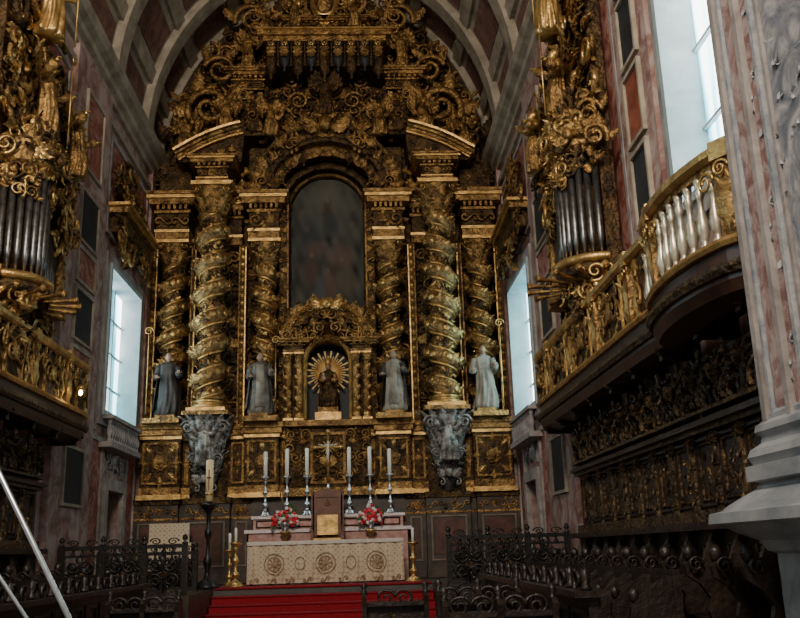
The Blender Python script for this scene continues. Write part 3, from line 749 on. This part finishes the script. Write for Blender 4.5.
# ================================================================= ALTAR ZONE
g=MB('altar_gradine',['pink'])
g.box(-1.95,1.95,22.85,23.18,ZP,2.12,'pink'); g.box(-2.05,2.05,22.78,23.18,2.12,2.2,'petalw')
g.box(-1.85,1.85,22.95,23.18,2.2,2.46,'pink'); g.box(-1.9,1.9,22.9,23.18,2.46,2.53,'petalw')
for s in (-1,1):
    for k in range(3): framep(g,.35+.5*k,.78+.5*k,22.95,2.24,2.43,.03,.02,'petalw')
g.done()
def candlestick(x,y,z,h,ch,mat,name='candlestick',cr=.035,sc=1.0):
    c=MB(name,[mat]); 
    pr=[(.15,0),(.155,.02),(.12,.05),(.13,.08),(.05,.13),(.035,.18),(.07,.24),(.08,.28),(.03,.34),(.028,.5),(.06,.56),(.065,.6),(.028,.66),(.025,.8),(.05,.86),(.035,.9),(.11,.95),(.115,.98),(.04,.99),(.04,1)]
    c.add(LATHE([(a*sc,b*h) for a,b in pr],14),mat,T(x,y,z))
    for k in range(3):
        a=k*2*pi/3+.5; c.add(SPH(.035*sc,.035*sc,.03,(x+.12*sc*cos(a),y+.12*sc*sin(a),z+.03),8,6),mat)
    c.add(LATHE([(cr,0),(cr,ch-.02),(cr*.5,ch),(.005,ch+.005)],12),'wax',T(x,y,z+h)); c.add(TUBE([(x,y,z+h+ch),(x+.004,y,z+h+ch+.03)],.004,5),'black')
    return c.done()
for x in (-1.57,-1.03,-.53,.53,1.05,1.55): candlestick(x,23.02,2.53,.98,.68 if abs(x)<1.2 else .62,'silverm',cr=.05)
cx=MB('altar_crucifix',['silverm'])
cx.add(LATHE([(.15,0),(.15,.03),(.1,.08),(.04,.14),(.07,.24),(.03,.32),(.03,.6),(.06,.66),(.03,.72),(.03,.8)],12),'silverm',T(0,23.02,2.53))
cx.add(TUBE([(0,23.02,3.3),(0,23.02,4.55)],.04,6),'goldb'); cx.add(TUBE([(-.28,23.02,4.2),(.28,23.02,4.2)],.04,6),'goldb')
for p_ in ((0,4.6),(-.32,4.2),(.32,4.2)): cx.add(SPH(.065,.04,.065,(p_[0],23.02,p_[1]),8,6),'goldb')
for k in range(12):
    a=2*pi*k/12+.13; cx.add(TUBE([(.05*cos(a),23.03,4.2+.05*sin(a)),(.19*cos(a),23.03,4.2+.19*sin(a))],[.016,.006],4),'ray')
cx.add(TUBE([(0,22.97,4.28),(0,22.96,4.05),(0,22.97,3.85)],[.03,.035,.02],7),'linen'); cx.add(SPH(.03,.03,.04,(0,22.96,4.32),8,6),'linen')
for s in (-1,1): cx.add(TUBE([(0,22.97,4.25),(s*.13,22.97,4.24),(s*.24,22.97,4.27)],[.016,.013,.01],5),'linen')
cx.done()
for s in (-1,1):
    fw=MB('flower_arrangement',['petal']); X0=s*1.04; y0=22.62
    fw.add(LATHE([(.16,ZP),(.16,ZP+.05),(.05,ZP+.12),(.05,2.0),(.14,2.1),(.14,2.14)],10),'goldb',T(X0,y0,0))
    fw.add(LATHE([(.07,0),(.09,.02),(.06,.06),(.10,.14),(.13,.2),(.12,.21)],12),'silverm',T(X0,y0,2.14))
    for k in range(110):
        a=random.uniform(0,2*pi); q=random.random()**.5; h=random.uniform(0,1)
        px,py_,pz=X0+.31*q*cos(a),y0+.12*q*sin(a)-.03,2.28+.46*h*(1-.6*q*q)
        kk='petal' if random.random()<.55 else 'petalw'
        fw.add(ROS,kk,T(px,py_,pz)@R(random.uniform(-.6,.6),'Z')@R(random.uniform(-.6,.6),'X')@S(.085,.13,.085)); 
        if k%3==0: fw.add(LEAF,'leaf',T(px,py_+.02,pz)@R(a,'Y')@S(.15))
        if k%4==0: fw.add(TUBE([(X0,y0,2.3),(px,py_+.02,pz)],.005,4),'leaf')
    fw.done()
ch=MB('bishop_chair',['brown']); cz=1.35
ch.box(-.5,.5,21.98,22.5,ZP,cz,'plinth')
for s in (-1,1):
    ch.box(s*.36-.035,s*.36+.035,22.42,22.5,cz,3.0,'brown'); ch.box(s*.36-.035,s*.36+.035,22.03,22.1,cz,2.12,'brown')
    ch.add(TUBE([(s*.36,22.46,2.2),(s*.37,22.25,2.22),(s*.38,22.1,2.16),(s*.38,22.03,2.1)],.04,8),'brown'); ch.add(SPH(.05,.05,.06,(s*.36,22.46,3.04),8,6),'brown')
ch.box(-.38,.38,22.03,22.48,1.76,1.86,'brown'); ch.box(-.34,.34,22.05,22.4,1.86,1.95,'goldb')
pth=[(.36,2.95)]+[(.36*cos(a),2.95+.17*sin(a)) for a in np.linspace(0,pi,14)]+[(-.36,2.95),(-.36,2.05),(.36,2.05)]
ch.add(PRISM(pth,'y',22.42,22.5),'brown',None,False)
ch.box(-.25,.25,22.39,22.42,2.0,2.50,'goldb'); framep(ch,-.31,.31,22.42,2.0,2.95,.03,.03,'brown',False); ch.add(SPRAY,'brown',T(0,22.42,2.74)@S(.2))
ch.done()
al=MB('altar',['cloth']); AW=1.74; AZ=1.86
al.box(-AW+.06,AW-.06,21.05,21.9,ZP,AZ-.02,'plinth')
nx=120;V=[];F=[];zz=[AZ,AZ-.01,1.55,1.25,ZP+.03]
per=[(-AW,21.95),(-AW,21.0),(AW,21.0),(AW,21.95)]
pts=[]
for (a,b) in zip(per[:-1],per[1:]):
    m_=nx if abs(a[0]-b[0])>1 else 20
    for i in range(m_): pts.append((a[0]+(b[0]-a[0])*i/m_,a[1]+(b[1]-a[1])*i/m_))
pts.append(per[-1])
for j,z in enumerate(zz):
    for i,(x,y) in enumerate(pts):
        w=.012*j*sin(i*.55); V.append((x*(1+ (.003*j)),y-(w if y<21.01 else 0)-.004*j*(y<21.01),z))
k_=len(pts)
for j in range(len(zz)-1):
    for i in range(k_-1): F.append((j*k_+i,(j+1)*k_+i,(j+1)*k_+i+1,j*k_+i+1))
al.add(G(V,F),'cloth'); al.box(-AW-.02,AW+.02,20.97,21.96,AZ,AZ+.03,'linen')
al.box(-AW-.01,AW+.01,20.955,20.975,AZ-.05,AZ+.02,'linen')
for x in (-1.14,0,1.14):
    for rr_ in (.22,.15):
        al.add(TUBE([(x+rr_*cos(a),20.95,1.40+rr_*sin(a)) for a in np.linspace(0,2*pi,25)],.010,5),'brocade')
    al.add(ROS,'brocade',T(x,20.955,1.40)@S(.14,.05,.14))
    for k in range(8): al.add(LEAF,'brocade',T(x+.07*cos(k*pi/4),20.955,1.40+.07*sin(k*pi/4))@R(-k*pi/4+pi/2,'Y')@S(.10,.03,.10))
for x in (-.57,.57):
    al.add(TUBE([(x+.11*cos(a),20.95,1.40+.14*sin(a)) for a in np.linspace(0,2*pi,19)],.009,5),'brocade')
for k in range(9): al.add(SSC,'brocade',T(-1.58+k*.395,20.945,1.05)@S(.2,.04,.2))
al.done()
pc=MB('paschal_candle',['black']); px_,py_=-2.50,20.25
pc.add(LATHE([(.26,0),(.27,.04),(.2,.08),(.2,.12),(.08,.2),(.05,.35),(.09,.5),(.1,.58),(.04,.7),(.035,1.0),(.08,1.1),(.085,1.18),(.04,1.28),(.05,1.55),(.1,1.62),(.2,1.72),(.21,1.76),(.08,1.78),(.08,1.84)],16),'black',T(px_,py_,ZP))
pc.add(LATHE([(.085,0),(.085,.88),(.06,.90),(.01,.91)],16),'waxy',T(px_,py_,ZP+1.82))
pc.add(LATHE([(.09,0),(.09,.05)],16),'goldb',T(px_,py_,ZP+1.95)); pc.box(px_-.012,px_+.012,py_-.095,py_-.08,3.0,3.45,'brown'); pc.box(px_-.045,px_+.045,py_-.095,py_-.08,3.26,3.29,'brown')
pc.done()
for x,hh in ((-1.95,.95),(1.95,.85)):
    candlestick(x,20.6,ZP,hh,.3,'goldb','candle_stand',.03,1.2)
candlestick(-2.13,20.95,ZP,.8,.35,'goldb','candle_stand',.03,.9)
cr=MB('credence_table',['cloth'])
cr.box(-4.3,-3.25,22.2,22.7,ZP+.9,ZP+.96,'wood')
for x in (-4.22,-3.33):
    for y in (22.26,22.64): cr.box(x-.04,x+.04,y-.04,y+.04,ZP,ZP+.9,'wood')
cr.box(-4.34,-3.21,22.16,22.74,ZP+.96,ZP+.99,'cloth'); cr.box(-4.34,-3.21,22.15,22.165,ZP+.45,ZP+.99,'cloth')
cr.add(PRISM([(-4.25,ZP+.99),(-3.3,ZP+.99),(-3.3,ZP+1.45),(-4.25,ZP+1.45)],'y',22.35,22.42),'cloth',None,False)
cr.done()
for sd in (-1,1):
    pm=MB('gilded_pelmet',['gold']); Bm=R(-pi/2 if sd<0 else pi/2,'Z')
    a,b=sorted((sd*(W-.01),sd*(W-.5))); pm.box(a,b,19.6,22.4,9.3,9.45,'gold'); a,b=sorted((sd*(W-.01),sd*(W-.56))); pm.box(a,b,19.5,22.45,9.45,9.52,'goldb')
    a,b=sorted((sd*(W-.01),sd*(W-.4))); pm.box(a,b,19.8,22.3,8.9,9.3,'goldd')
    for k in range(75):
        y=19.6+2.8*random.random(); h=random.random(); z=8.4+2.8*h*(1-.35*abs(y-21)/1.4)
        pm.add(random.choice((ACSC,SPRAY,LEAF2,SCR)),random.choice(('gold','gold','goldd')),T(sd*(W-.45+.25*h),y,z)@Bm@R(random.uniform(0,6.3),'Y')@S(.55))
    pm.done()
# ================================================================= ORGANS
def organ(sd):
    o=MB('pipe_organ',['gold']); Bm=R(-pi/2 if sd<0 else pi/2,'Z')
    def bx(x0,x1,*a):
        q=sorted((sd*x0,sd*x1)); o.box(q[0],q[1],*a)
    yc=12.95 if sd>0 else 13.3; cxx=4.5
    bx(4.55,4.77,12.55,15.5,5.6,10.4,'goldd')
    bx(4.3,4.6,12.6,15.3,5.6,5.78,'gold')
    def half(prof,mat,c=yc,n=20):
        o.add(LATHE(prof,n,pi/2 if sd>0 else -pi/2,3*pi/2 if sd>0 else pi/2),mat,T(sd*cxx,c,0))
    half([(.05,4.55),(.14,4.65),(.12,4.8),(.30,5.0),(.38,5.2),(.36,5.32),(.58,5.45),(.64,5.52),(.64,5.60)],'goldd')
    half([(.66,5.60),(.70,5.64),(.70,5.70),(.64,5.74)],'goldb')
    half([(.34,5.74),(.34,7.5)],'goldd')
    for i in range(13):
        a=(pi/2+pi*(i+.5)/13) if sd>0 else (-pi/2+pi*(i+.5)/13)
        x=sd*cxx+.52*cos(a); y=yc+.52*sin(a); k=abs(i-6)/6; h=1.5-.42*k; rr=.052
        o.add(LATHE([(.015,0),(rr,.28),(rr,.33),(rr,.30+h),(rr*.85,.30+h),(rr*.85,.28+h)],10),'metalp',T(x,y,5.74))
        o.box(x-.03,x+.03,y-.03,y+.03,6.04,6.07,'black')
    half([(.62,7.45),(.66,7.52),(.62,7.6),(.70,7.7),(.74,7.78),(.45,8.0),(.3,8.3)],'gold')
    for i in range(8):
        y=13.85+i*.13; h=1.25-.08*i
        o.add(LATHE([(.012,0),(.05,.22),(.05,.22+h),(.04,.22+h)],8),'metalp',T(sd*4.32,y,5.8))
    bx(4.15,4.6,13.65,15.1,5.56,5.8,'gold')
    for y in (13.72 if sd>0 else 14.0,15.1):
        bx(4.25,4.6,y-.07,y+.07,5.7,7.9,'gold')
        for k in range(9): o.add(LEAF2,'goldb',T(sd*4.23,y,5.8+k*.25)@Bm@S(.24))
    bx(4.2,4.77,13.2,15.3,7.85,8.0,'gold')
    for i in range(9):
        a=(pi/2+pi*(i+.5)/9) if sd>0 else (-pi/2+pi*(i+.5)/9)
        d=Vector((cos(a),sin(a),.02)); p0=Vector((sd*cxx,yc,5.38))+d*.40
        o.add(TUBE([p0,p0+d*.4,p0+d*.65,p0+d*.70],[.014,.022,.042,.06],8),'gold')
    def cyl(n,z0,z1,rad,s,c=yc):
        for k in range(n):
            a=(pi/2+pi*random.random()) if sd>0 else (-pi/2+pi*random.random()); z=random.uniform(z0,z1)
            rr=rad if not callable(rad) else rad(z)
            o.add(random.choices(KINDS,WTS)[0],random.choice(('gold','goldb','gold','goldd')),T(sd*cxx,c,z)@R(a+pi/2,'Z')@T(0,-rr,0)@R(random.uniform(0,6.3),'Y')@S(s*random.uniform(.7,1.2)))
    cyl(34,4.7,5.45,lambda z:.15+.55*(z-4.65),.32); cyl(34,7.0,7.5,.56,.32); cyl(36,7.5,8.4,lambda z:.72-.5*(z-7.6),.42)
    for k in range(170):
        y=random.uniform(12.5,15.5); z=8.0+3.0*random.random()**1.1
        w=1-abs(y-13.6)/2.2
        if z>8.5+3.2*w: continue
        o.add(random.choices(KINDS,WTS)[0],random.choice(('gold','goldb','gold','goldd')),T(sd*random.uniform(4.2,4.55),y,z)@Bm@R(random.uniform(0,6.3),'Y')@S(random.uniform(.4,.7)))
    for k in range(50):
        o.add(random.choices(KINDS,WTS)[0],random.choice(('gold','goldb','goldd')),T(sd*random.uniform(4.1,4.45),random.uniform(13.8,15.5),random.uniform(6.9,8.4))@Bm@R(random.uniform(0,6.3),'Y')@S(random.uniform(.35,.55)))
    for k in range(30):
        o.add(random.choices(KINDS,WTS)[0],random.choice(('gold','goldd')),T(sd*random.uniform(4.3,4.6),random.uniform(13.5,15.2),random.uniform(4.95,5.5))@Bm@R(random.uniform(0,6.3),'Y')@S(random.uniform(.3,.42)))
    fa=-pi/2 if sd>0 else pi/2
    figure(o,(sd*4.1,yc,8.1),1.3,fa,'gold',None,'goldb','goldb',(.2,1.1),((-.3,-.2,.9),(.3,-.2,.7)),True)
    figure(o,(sd*4.1,14.9,8.1),1.2,fa,'gold',None,'goldb','goldb',None,((-.3,-.2,.9),(.3,-.2,.7)),True)
    figure(o,(sd*4.15,13.3,9.9),1.5,fa,'goldb',None,'goldb','gold',(.2,1.1),((-.35,-.2,.95),(.3,-.2,.7)),True)
    o.done()
organ(-1); organ(1)
# ================================================================= GALLERIES
def gallery(sd):
    gb=MB('choir_gallery',['wood'])
    prof=[(4.76,16.9),(4.7,17.0),(4.45,16.95),(4.25,16.75),(4.2,16.5)]
    prof+=[(4.2,y) for y in np.arange(16,10.0,-.5)]
    for k in range(17):
        u=k/16; y=9.7-2.4*u; prof.append((4.22-.25*sin(pi*min(1,u))**.6 if 0<u<1 else 4.22,y))
    prof+=[(4.22,7.22)]
    P=[(sd*x,y,0) for x,y in prof]
    Q=P if sd>0 else P[::-1]
    z0=3.82
    def sw(pr,mat): gb.add(SWEEP([(x,y,z0) for x,y,_ in Q],pr,(0,0,1)),mat,None,False)
    gb.add(PRISM([(x,y) for x,y,_ in P]+[(sd*4.76,7.22)],'z',z0+.28,z0),'soffit',None,False)
    sw([(-.3,-.16),(-.02,-.10),(.03,.0),(.03,.05),(-.2,.05)],'soffit'); sw([(-.1,.05),(.07,.05),(.10,.10),(.10,.14),(-.1,.14)],'woodg')
    sw([(-.1,.14),(.02,.14),(.02,.30),(-.1,.30)],'soffit'); sw([(-.1,.30),(.07,.30),(.09,.34),(.07,.38),(-.1,.38)],'goldb')
    sw([(-.1,1.14),(.03,1.14),(.07,1.18),(.08,1.24),(.04,1.27),(-.12,1.27)],'goldb'); sw([(-.06,1.08),(.0,1.08),(.0,1.14),(-.06,1.14)],'gold')
    seg=[];acc=0
    for a,b in zip(prof[:-1],prof[1:]):
        seg.append((acc,a,b)); acc+=math.hypot(b[0]-a[0],b[1]-a[1])
    def at(s):
        for st_,a,b in reversed(seg):
            if s>=st_:
                L=math.hypot(b[0]-a[0],b[1]-a[1]); u=min(1,(s-st_)/L); dx,dy=(b[0]-a[0])/L,(b[1]-a[1])/L
                return a[0]+(b[0]-a[0])*u,a[1]+(b[1]-a[1])*u,dx,dy
    bal=[(.05,0),(.055,.03),(.03,.07),(.035,.1),(.065,.2),(.06,.27),(.028,.4),(.03,.5),(.05,.56),(.03,.6),(.045,.66),(.05,.70)]
    s=.25;i=0
    while s<acc-.1:
        x,y,dx,dy=at(s); fx=sd*x
        nv=Vector((dy,-dx,0)) if sd>0 else Vector((-dy,-dx,0))
        nv.normalize(); rz=math.atan2(nv.y,nv.x)+pi/2
        X0=T(fx,y,z0)@R(rz,'Z')
        bul=y<10.0
        ph=i%8
        if ph==0:
            gb.add(BOX(-.075,.075,-.04,.10,.36,1.15),'gold',X0,False); gb.add(BOX(-.10,.10,-.07,.10,1.12,1.30),'goldb',X0,False)
            gb.add(LEAF2,'goldb',X0@T(0,-.03,.45)@S(.3,.2,.5)); gb.add(SCR,'goldb',X0@T(0,-.05,1.02)@S(.16))
        elif not bul and ph in (2,3,4,5,6):
            gb.add(BOX(-.105,.105,.0,.06,.36,1.12),'goldd',X0,False)
            if ph in (3,5):
                gb.add(ACSC,'gold',X0@T(0,-.0,.75)@S(.42 if ph==3 else -.42,.35,.5))
            if ph==4: gb.add(ROS,'goldb',X0@T(0,-.02,.75)@S(.24)); gb.add(SPRAY,'gold',X0@T(0,0,.75)@S(.4))
            if ph in (2,6):
                gb.add(BOX(-.02,.02,-.03,.06,.36,1.12),'goldb',X0@T(-.08 if ph==2 else .08,0,0),False); gb.add(SSC,'gold',X0@T(0,0,.75)@R(pi/2,'Y')@S(.5,.3,.25))
        else:
            gb.add(LATHE(bal,9),'goldb' if not bul else 'silverg',X0@T(0,.03,.38))
            if ph in (1,7) and bul: gb.add(SCR,'goldb',X0@T(0,-.02,.95)@S(.2))
        s+=.205;i+=1
    for y in np.arange(7.8,16.8,1.1):
        a,b=sorted((sd*4.3,sd*4.76)); gb.box(a,b,y-.06,y+.06,z0-.2,z0,'wood'); 
        gb.add(SCR,'woodg',T(sd*4.3,y,z0-.08)@S(.2,.5,.2))
    gb.done()
gallery(1); gallery(-1)
lp=MB('gallery_lamp',['black'])
lp.add(TUBE([(-4.06,15.5,4.62),(-3.98,15.5,4.62),(-3.95,15.5,4.5)],.012,6),'black'); lp.add(LATHE([(.02,.10),(.07,.06),(.07,.02),(.03,0)],10),'goldb',T(-3.95,15.5,4.42)); lp.add(SPH(.035,.035,.045,(-3.95,15.5,4.38),10,8),'lamp')
lp.done()
# ================================================================= CHOIR STALLS
def stalls(sd):
    s=MB('choir_stalls',['wood']); Bm=R(-pi/2 if sd<0 else pi/2,'Z')
    def bx(x0,x1,*a):
        q=sorted((sd*x0,sd*x1)); s.box(q[0],q[1],*a)
    ye=15.6
    bx(3.3,4.77,7.25,ye,0,.45,'wood')
    bx(4.6,4.77,7.25,ye,.45,3.55,'wood')
    bx(4.5,4.65,7.25,ye,1.80,1.93,'woodg'); bx(4.50,4.7,7.25,ye,2.74,2.80,'woodg'); bx(4.44,4.7,7.25,ye,2.80,2.86,'wood'); bx(4.46,4.7,7.25,ye,2.93,2.97,'woodg')
    p=.68; n=12
    for i in range(n):
        y0=7.35+i*p; y1=y0+p; yc=(y0+y1)/2
        bx(4.54,4.62,y0-.05,y0+.05,1.93,2.75,'woodg')
        for k in range(4): s.add(random.choice((LEAF2,SPRAY)),'woodg',T(sd*4.53,y0,2.0+k*.2)@Bm@S(.2))
        s.add(CHERUB,'goldd',T(sd*4.52,y0,2.66)@Bm@S(.2))
        frames(s,sd,4.6,y0+.09,y1-.09,1.97,2.70,.03,.04,'wood')
        frames(s,sd,4.6,y0+.15,y1-.15,2.03,2.64,.018,.03,'goldd')
        for k in range(6):
            s.add(random.choice((ACSC,SPRAY,SSC)),random.choice(('woodg','woodg','goldd','gold')),T(sd*4.59,yc+random.uniform(-.07,.07),2.10+k*.1)@Bm@R(random.uniform(0,6),'Y')@S(.2,.28,.2))
        for k in range(4):
            for q_ in range(3):
                s.add(random.choice((ACSC,SCR,SPRAY)),random.choice(('woodg','woodg','wood','goldd')),T(sd*4.48,y0+(k+.5)*p/4,3.05+q_*.15+.05*sin(pi*(k+.5)/4))@Bm@R(random.uniform(0,6),'Y')@S(.26,.38,.26))
        s.add(CHERUB,'goldd',T(sd*4.44,yc,3.30)@Bm@S(.36)); s.add(ACSC,'woodg',T(sd*4.46,y0,3.12)@Bm@R(1,'Y')@S(.34,.5,.34))
        s.add(LATHE([(.03,0),(.05,.04),(.02,.08),(.045,.15),(.01,.22)],8),'woodg',T(sd*4.5,y0,3.42))
        sh=[(4.6,.45),(4.6,1.72),(4.45,1.72),(4.38,1.60),(4.30,1.42),(4.18,1.36),(4.02,1.40),(3.93,1.46),(3.86,1.40),(3.88,1.30),(4.0,1.22),(4.08,1.10),(4.05,.98),(4.1,.85),(3.98,.72),(3.96,.45)]
        s.add(PRISM([(sd*x,z) for x,z in sh],'y',y0-.035,y0+.035),'wood',None,False)
        s.add(SCR,'wood',T(sd*3.95,y0-.05,1.40)@S(.14,.3,.14)); s.add(SPH(.06,.06,.08,(sd*3.92,y0,1.5),8,6),'wood')
        bx(4.05,4.6,y0+.05,y1-.05,.86,.92,'wood'); bx(4.5,4.6,y0,y1,.92,1.75,'wood')
        s.add(CHERUB,'woodg',T(sd*4.48,yc,1.55)@Bm@S(.22))
    bx(4.35,4.62,7.25,ye,1.72,1.80,'wood')
    bx(3.0,3.12,9.0,16.6,0,1.12,'wood'); bx(2.85,3.2,8.9,16.7,1.12,1.18,'wood'); bx(2.98,3.04,9,16.6,.1,.2,'woodg')
    for i in range(11):
        y0=9.05+i*.68; frames(s,sd,3.0,y0+.06,y0+.62,.25,1.0,.05,.03,'wood'); s.add(SPRAY,'woodg',T(sd*2.99,y0+.34,.62)@Bm@S(.22))
        sh=[(3.9,.0),(3.9,1.25),(3.8,1.3),(3.66,1.22),(3.5,1.1),(3.42,1.02),(3.4,.9),(3.5,.8),(3.48,0)]
        s.add(PRISM([(sd*x,z) for x,z in sh],'y',y0-.03,y0+.03),'wood',None,False)
        s.add(SPH(.05,.05,.07,(sd*3.46,y0,1.12),8,6),'wood')
        s.add(LATHE([(.05,0),(.06,.03),(.025,.07),(.05,.14),(.02,.2),(.001,.22)],8),'wood',T(sd*3.0,y0,1.18))
        for q_ in (-.17,.17): s.add(SCR,'wood',T(sd*3.0,y0+.34+q_,1.26)@Bm@R(q_*6,'Y')@S(.2,.3,.2))
    bx(3.5,3.9,9,16.6,.55,.62,'wood'); bx(3.84,3.92,9,16.6,.5,1.35,'wood')
    sh=[(2.3,0),(2.3,.9),(2.4,1.05),(2.55,1.08),(2.6,1.0),(2.7,.95),(2.85,1.1),(2.85,0)]
    s.add(PRISM([(sd*x,z) for x,z in sh],'y',16.5,16.6),'wood',None,False)
    s.done()
stalls(1); stalls(-1)
def bench(x0,x1,y,h,name='kneeling_bench'):
    b=MB(name,['wood'])
    b.box(x0,x1,y,y+.05,.35,h-.12,'wood'); b.box(x0-.02,x1+.02,y-.12,y+.1,h-.14,h-.09,'wood'); b.box(x0,x1,y-.45,y-.05,.2,.25,'wood')
    n=max(1,int(round((x1-x0)/.62)))
    for i in range(n+1):
        x=x0+(x1-x0)*i/n
        sh=[(y-.48,0),(y-.48,.28),(y-.2,.35),(y-.12,.6),(y-.16,h-.14),(y-.2,h-.02),(y-.1,h+.03),(y+.02,h),(y+.1,h-.1),(y+.12,.3),(y+.3,0)]
        b.add(PRISM(sh,'x',x-.03,x+.03),'wood',None,False)
        b.add(LATHE([(.04,0),(.05,.03),(.02,.06),(.045,.11),(.01,.17)],8),'wood',T(x,y-.04,h+.0))
    for i in range(n):
        x=x0+(x1-x0)*(i+.5)/n; b.add(SCR,'wood',T(x-.12,y,h-.04)@S(.24,.3,.2)); b.add(SCR,'wood',T(x+.12,y,h-.04)@S(-.24,.3,.2)); b.add(ACSC,'woodg',T(x,y,.62)@S(.3,.2,.3))
    b.done()
bench(.85,1.65,12.3,1.06); bench(1.75,2.7,11.4,1.10); bench(1.65,2.75,9.5,1.08); bench(-2.7,-1.75,13.4,1.02)
def railing(sd,x0,x1,y,zb,h):
    rl=MB('choir_railing',['black']); q=sorted((sd*x0,sd*x1)); 
    rl.box(q[0],q[1],y-.07,y+.07,zb+h-.07,zb+h,'black'); rl.box(q[0],q[1],y-.05,y+.05,zb,zb+.08,'black'); rl.box(q[0],q[1],y-.03,y+.03,zb+h-.2,zb+h-.16,'black')
    n=int((x1-x0)/.6)
    for i in range(n+1):
        x=sd*(x0+(x1-x0)*i/n); rl.box(x-.05,x+.05,y-.06,y+.06,zb,zb+h,'black')
        rl.add(LATHE([(.05,0),(.06,.02),(.02,.05),(.055,.10),(.045,.14),(.005,.18)],8),'black',T(x,y,zb+h))
        if i<n:
            xc=x+sd*(x1-x0)/n/2
            for s in (-1,1):
                rl.add(SCR,'black',T(xc+s*.14,y,zb+.28)@R(s,'Y')@S(.25*s,.25,.27)); rl.add(SCR,'black',T(xc+s*.14,y,zb+.55)@R(-s*2,'Y')@S(.25*s,.25,.27))
                rl.add(LEAF,'black',T(xc+s*.05,y,zb+.1)@R(s*.3,'Y')@S(.3,.15,.6)); rl.add(SCR,'black',T(xc+s*.16,y,zb+h+.05)@S(.2*s,.2,.12))
            rl.add(ROS,'woodg',T(xc,y,zb+.42)@S(.16)); rl.add(ACSC,'black',T(xc,y,zb+.42)@S(.4,.2,.4))
            rl.add(TUBE([(xc,y,zb+.05),(xc,y,zb+h-.1)],.02,6),'black')
            for k in range(3): rl.add(LATHE([(.03,0),(.045,.05),(.02,.1),(.03,.14)],6),'black',T(xc+(k-1)*.16,y,zb+h-.2))
    rl.done()
for sd in (-1,1):
    railing(sd,2.45,4.7,17.4,ZP-.02,.92); railing(sd,2.7,4.7,19.9,ZP-.02,.8)
ms=MB('metal_barrier_stand',['metal'])
A=Vector((-.74,3.0,2.63))
ms.add(TUBE([A,(.73,2.97,0.01)],.009,10),'metal'); ms.add(TUBE([A,(-1.6,2.6,0.01)],.009,10),'metal'); ms.add(TUBE([A,(-.8,4.1,0.01)],.009,10),'metal')
ms.add(SPH(.03,.03,.04,tuple(A),10,8),'metal'); ms.add(TUBE([(-.75,3.02,2.17),(.35,3.0,.68)],.006,8),'metal')
ms.done()
# ================================================================= LIGHT
w=bpy.data.worlds.new('World'); bpy.context.scene.world=w; w.use_nodes=True
bg=w.node_tree.nodes['Background']; bg.inputs[0].default_value=(1,.93,.85,1); bg.inputs[1].default_value=.33
def area(name,loc,tgt,size,en,col):
    l=bpy.data.lights.new(name,'AREA'); l.shape='SQUARE'; l.size=size; l.energy=en; l.color=col
    o=bpy.data.objects.new(name,l); o.location=loc; o.rotation_euler=(Vector(tgt)-Vector(loc)).to_track_quat('-Z','Y').to_euler(); bpy.context.scene.collection.objects.link(o)
area('altarpiece_fill_light',(-1,-2.5,13),(0,22,7),4,2450,(1,.89,.74))  # added unseen warm fill from behind the camera, brightens the altarpiece
# ================================================================= CAMERA
f=900;c=Vector((0.85,0,1.6)); th=math.radians(15.05);ps=math.radians(2.7);ro=.03
Fv=Vector((math.sin(ps)*math.cos(th),math.cos(ps)*math.cos(th),math.sin(th)))
Rv=Vector((math.cos(ps),-math.sin(ps),0));Uv=Rv.cross(Fv)
R2=Rv*math.cos(ro)-Uv*math.sin(ro);U2=Uv*math.cos(ro)+Rv*math.sin(ro)
cam=bpy.data.cameras.new('camera'); cam.sensor_width=36; cam.lens=36*f/800
co_=bpy.data.objects.new('camera',cam); bpy.context.scene.collection.objects.link(co_)
mt=Matrix((R2,U2,-Fv)).transposed().to_4x4(); mt.translation=c; co_.matrix_world=mt
bpy.context.scene.camera=co_
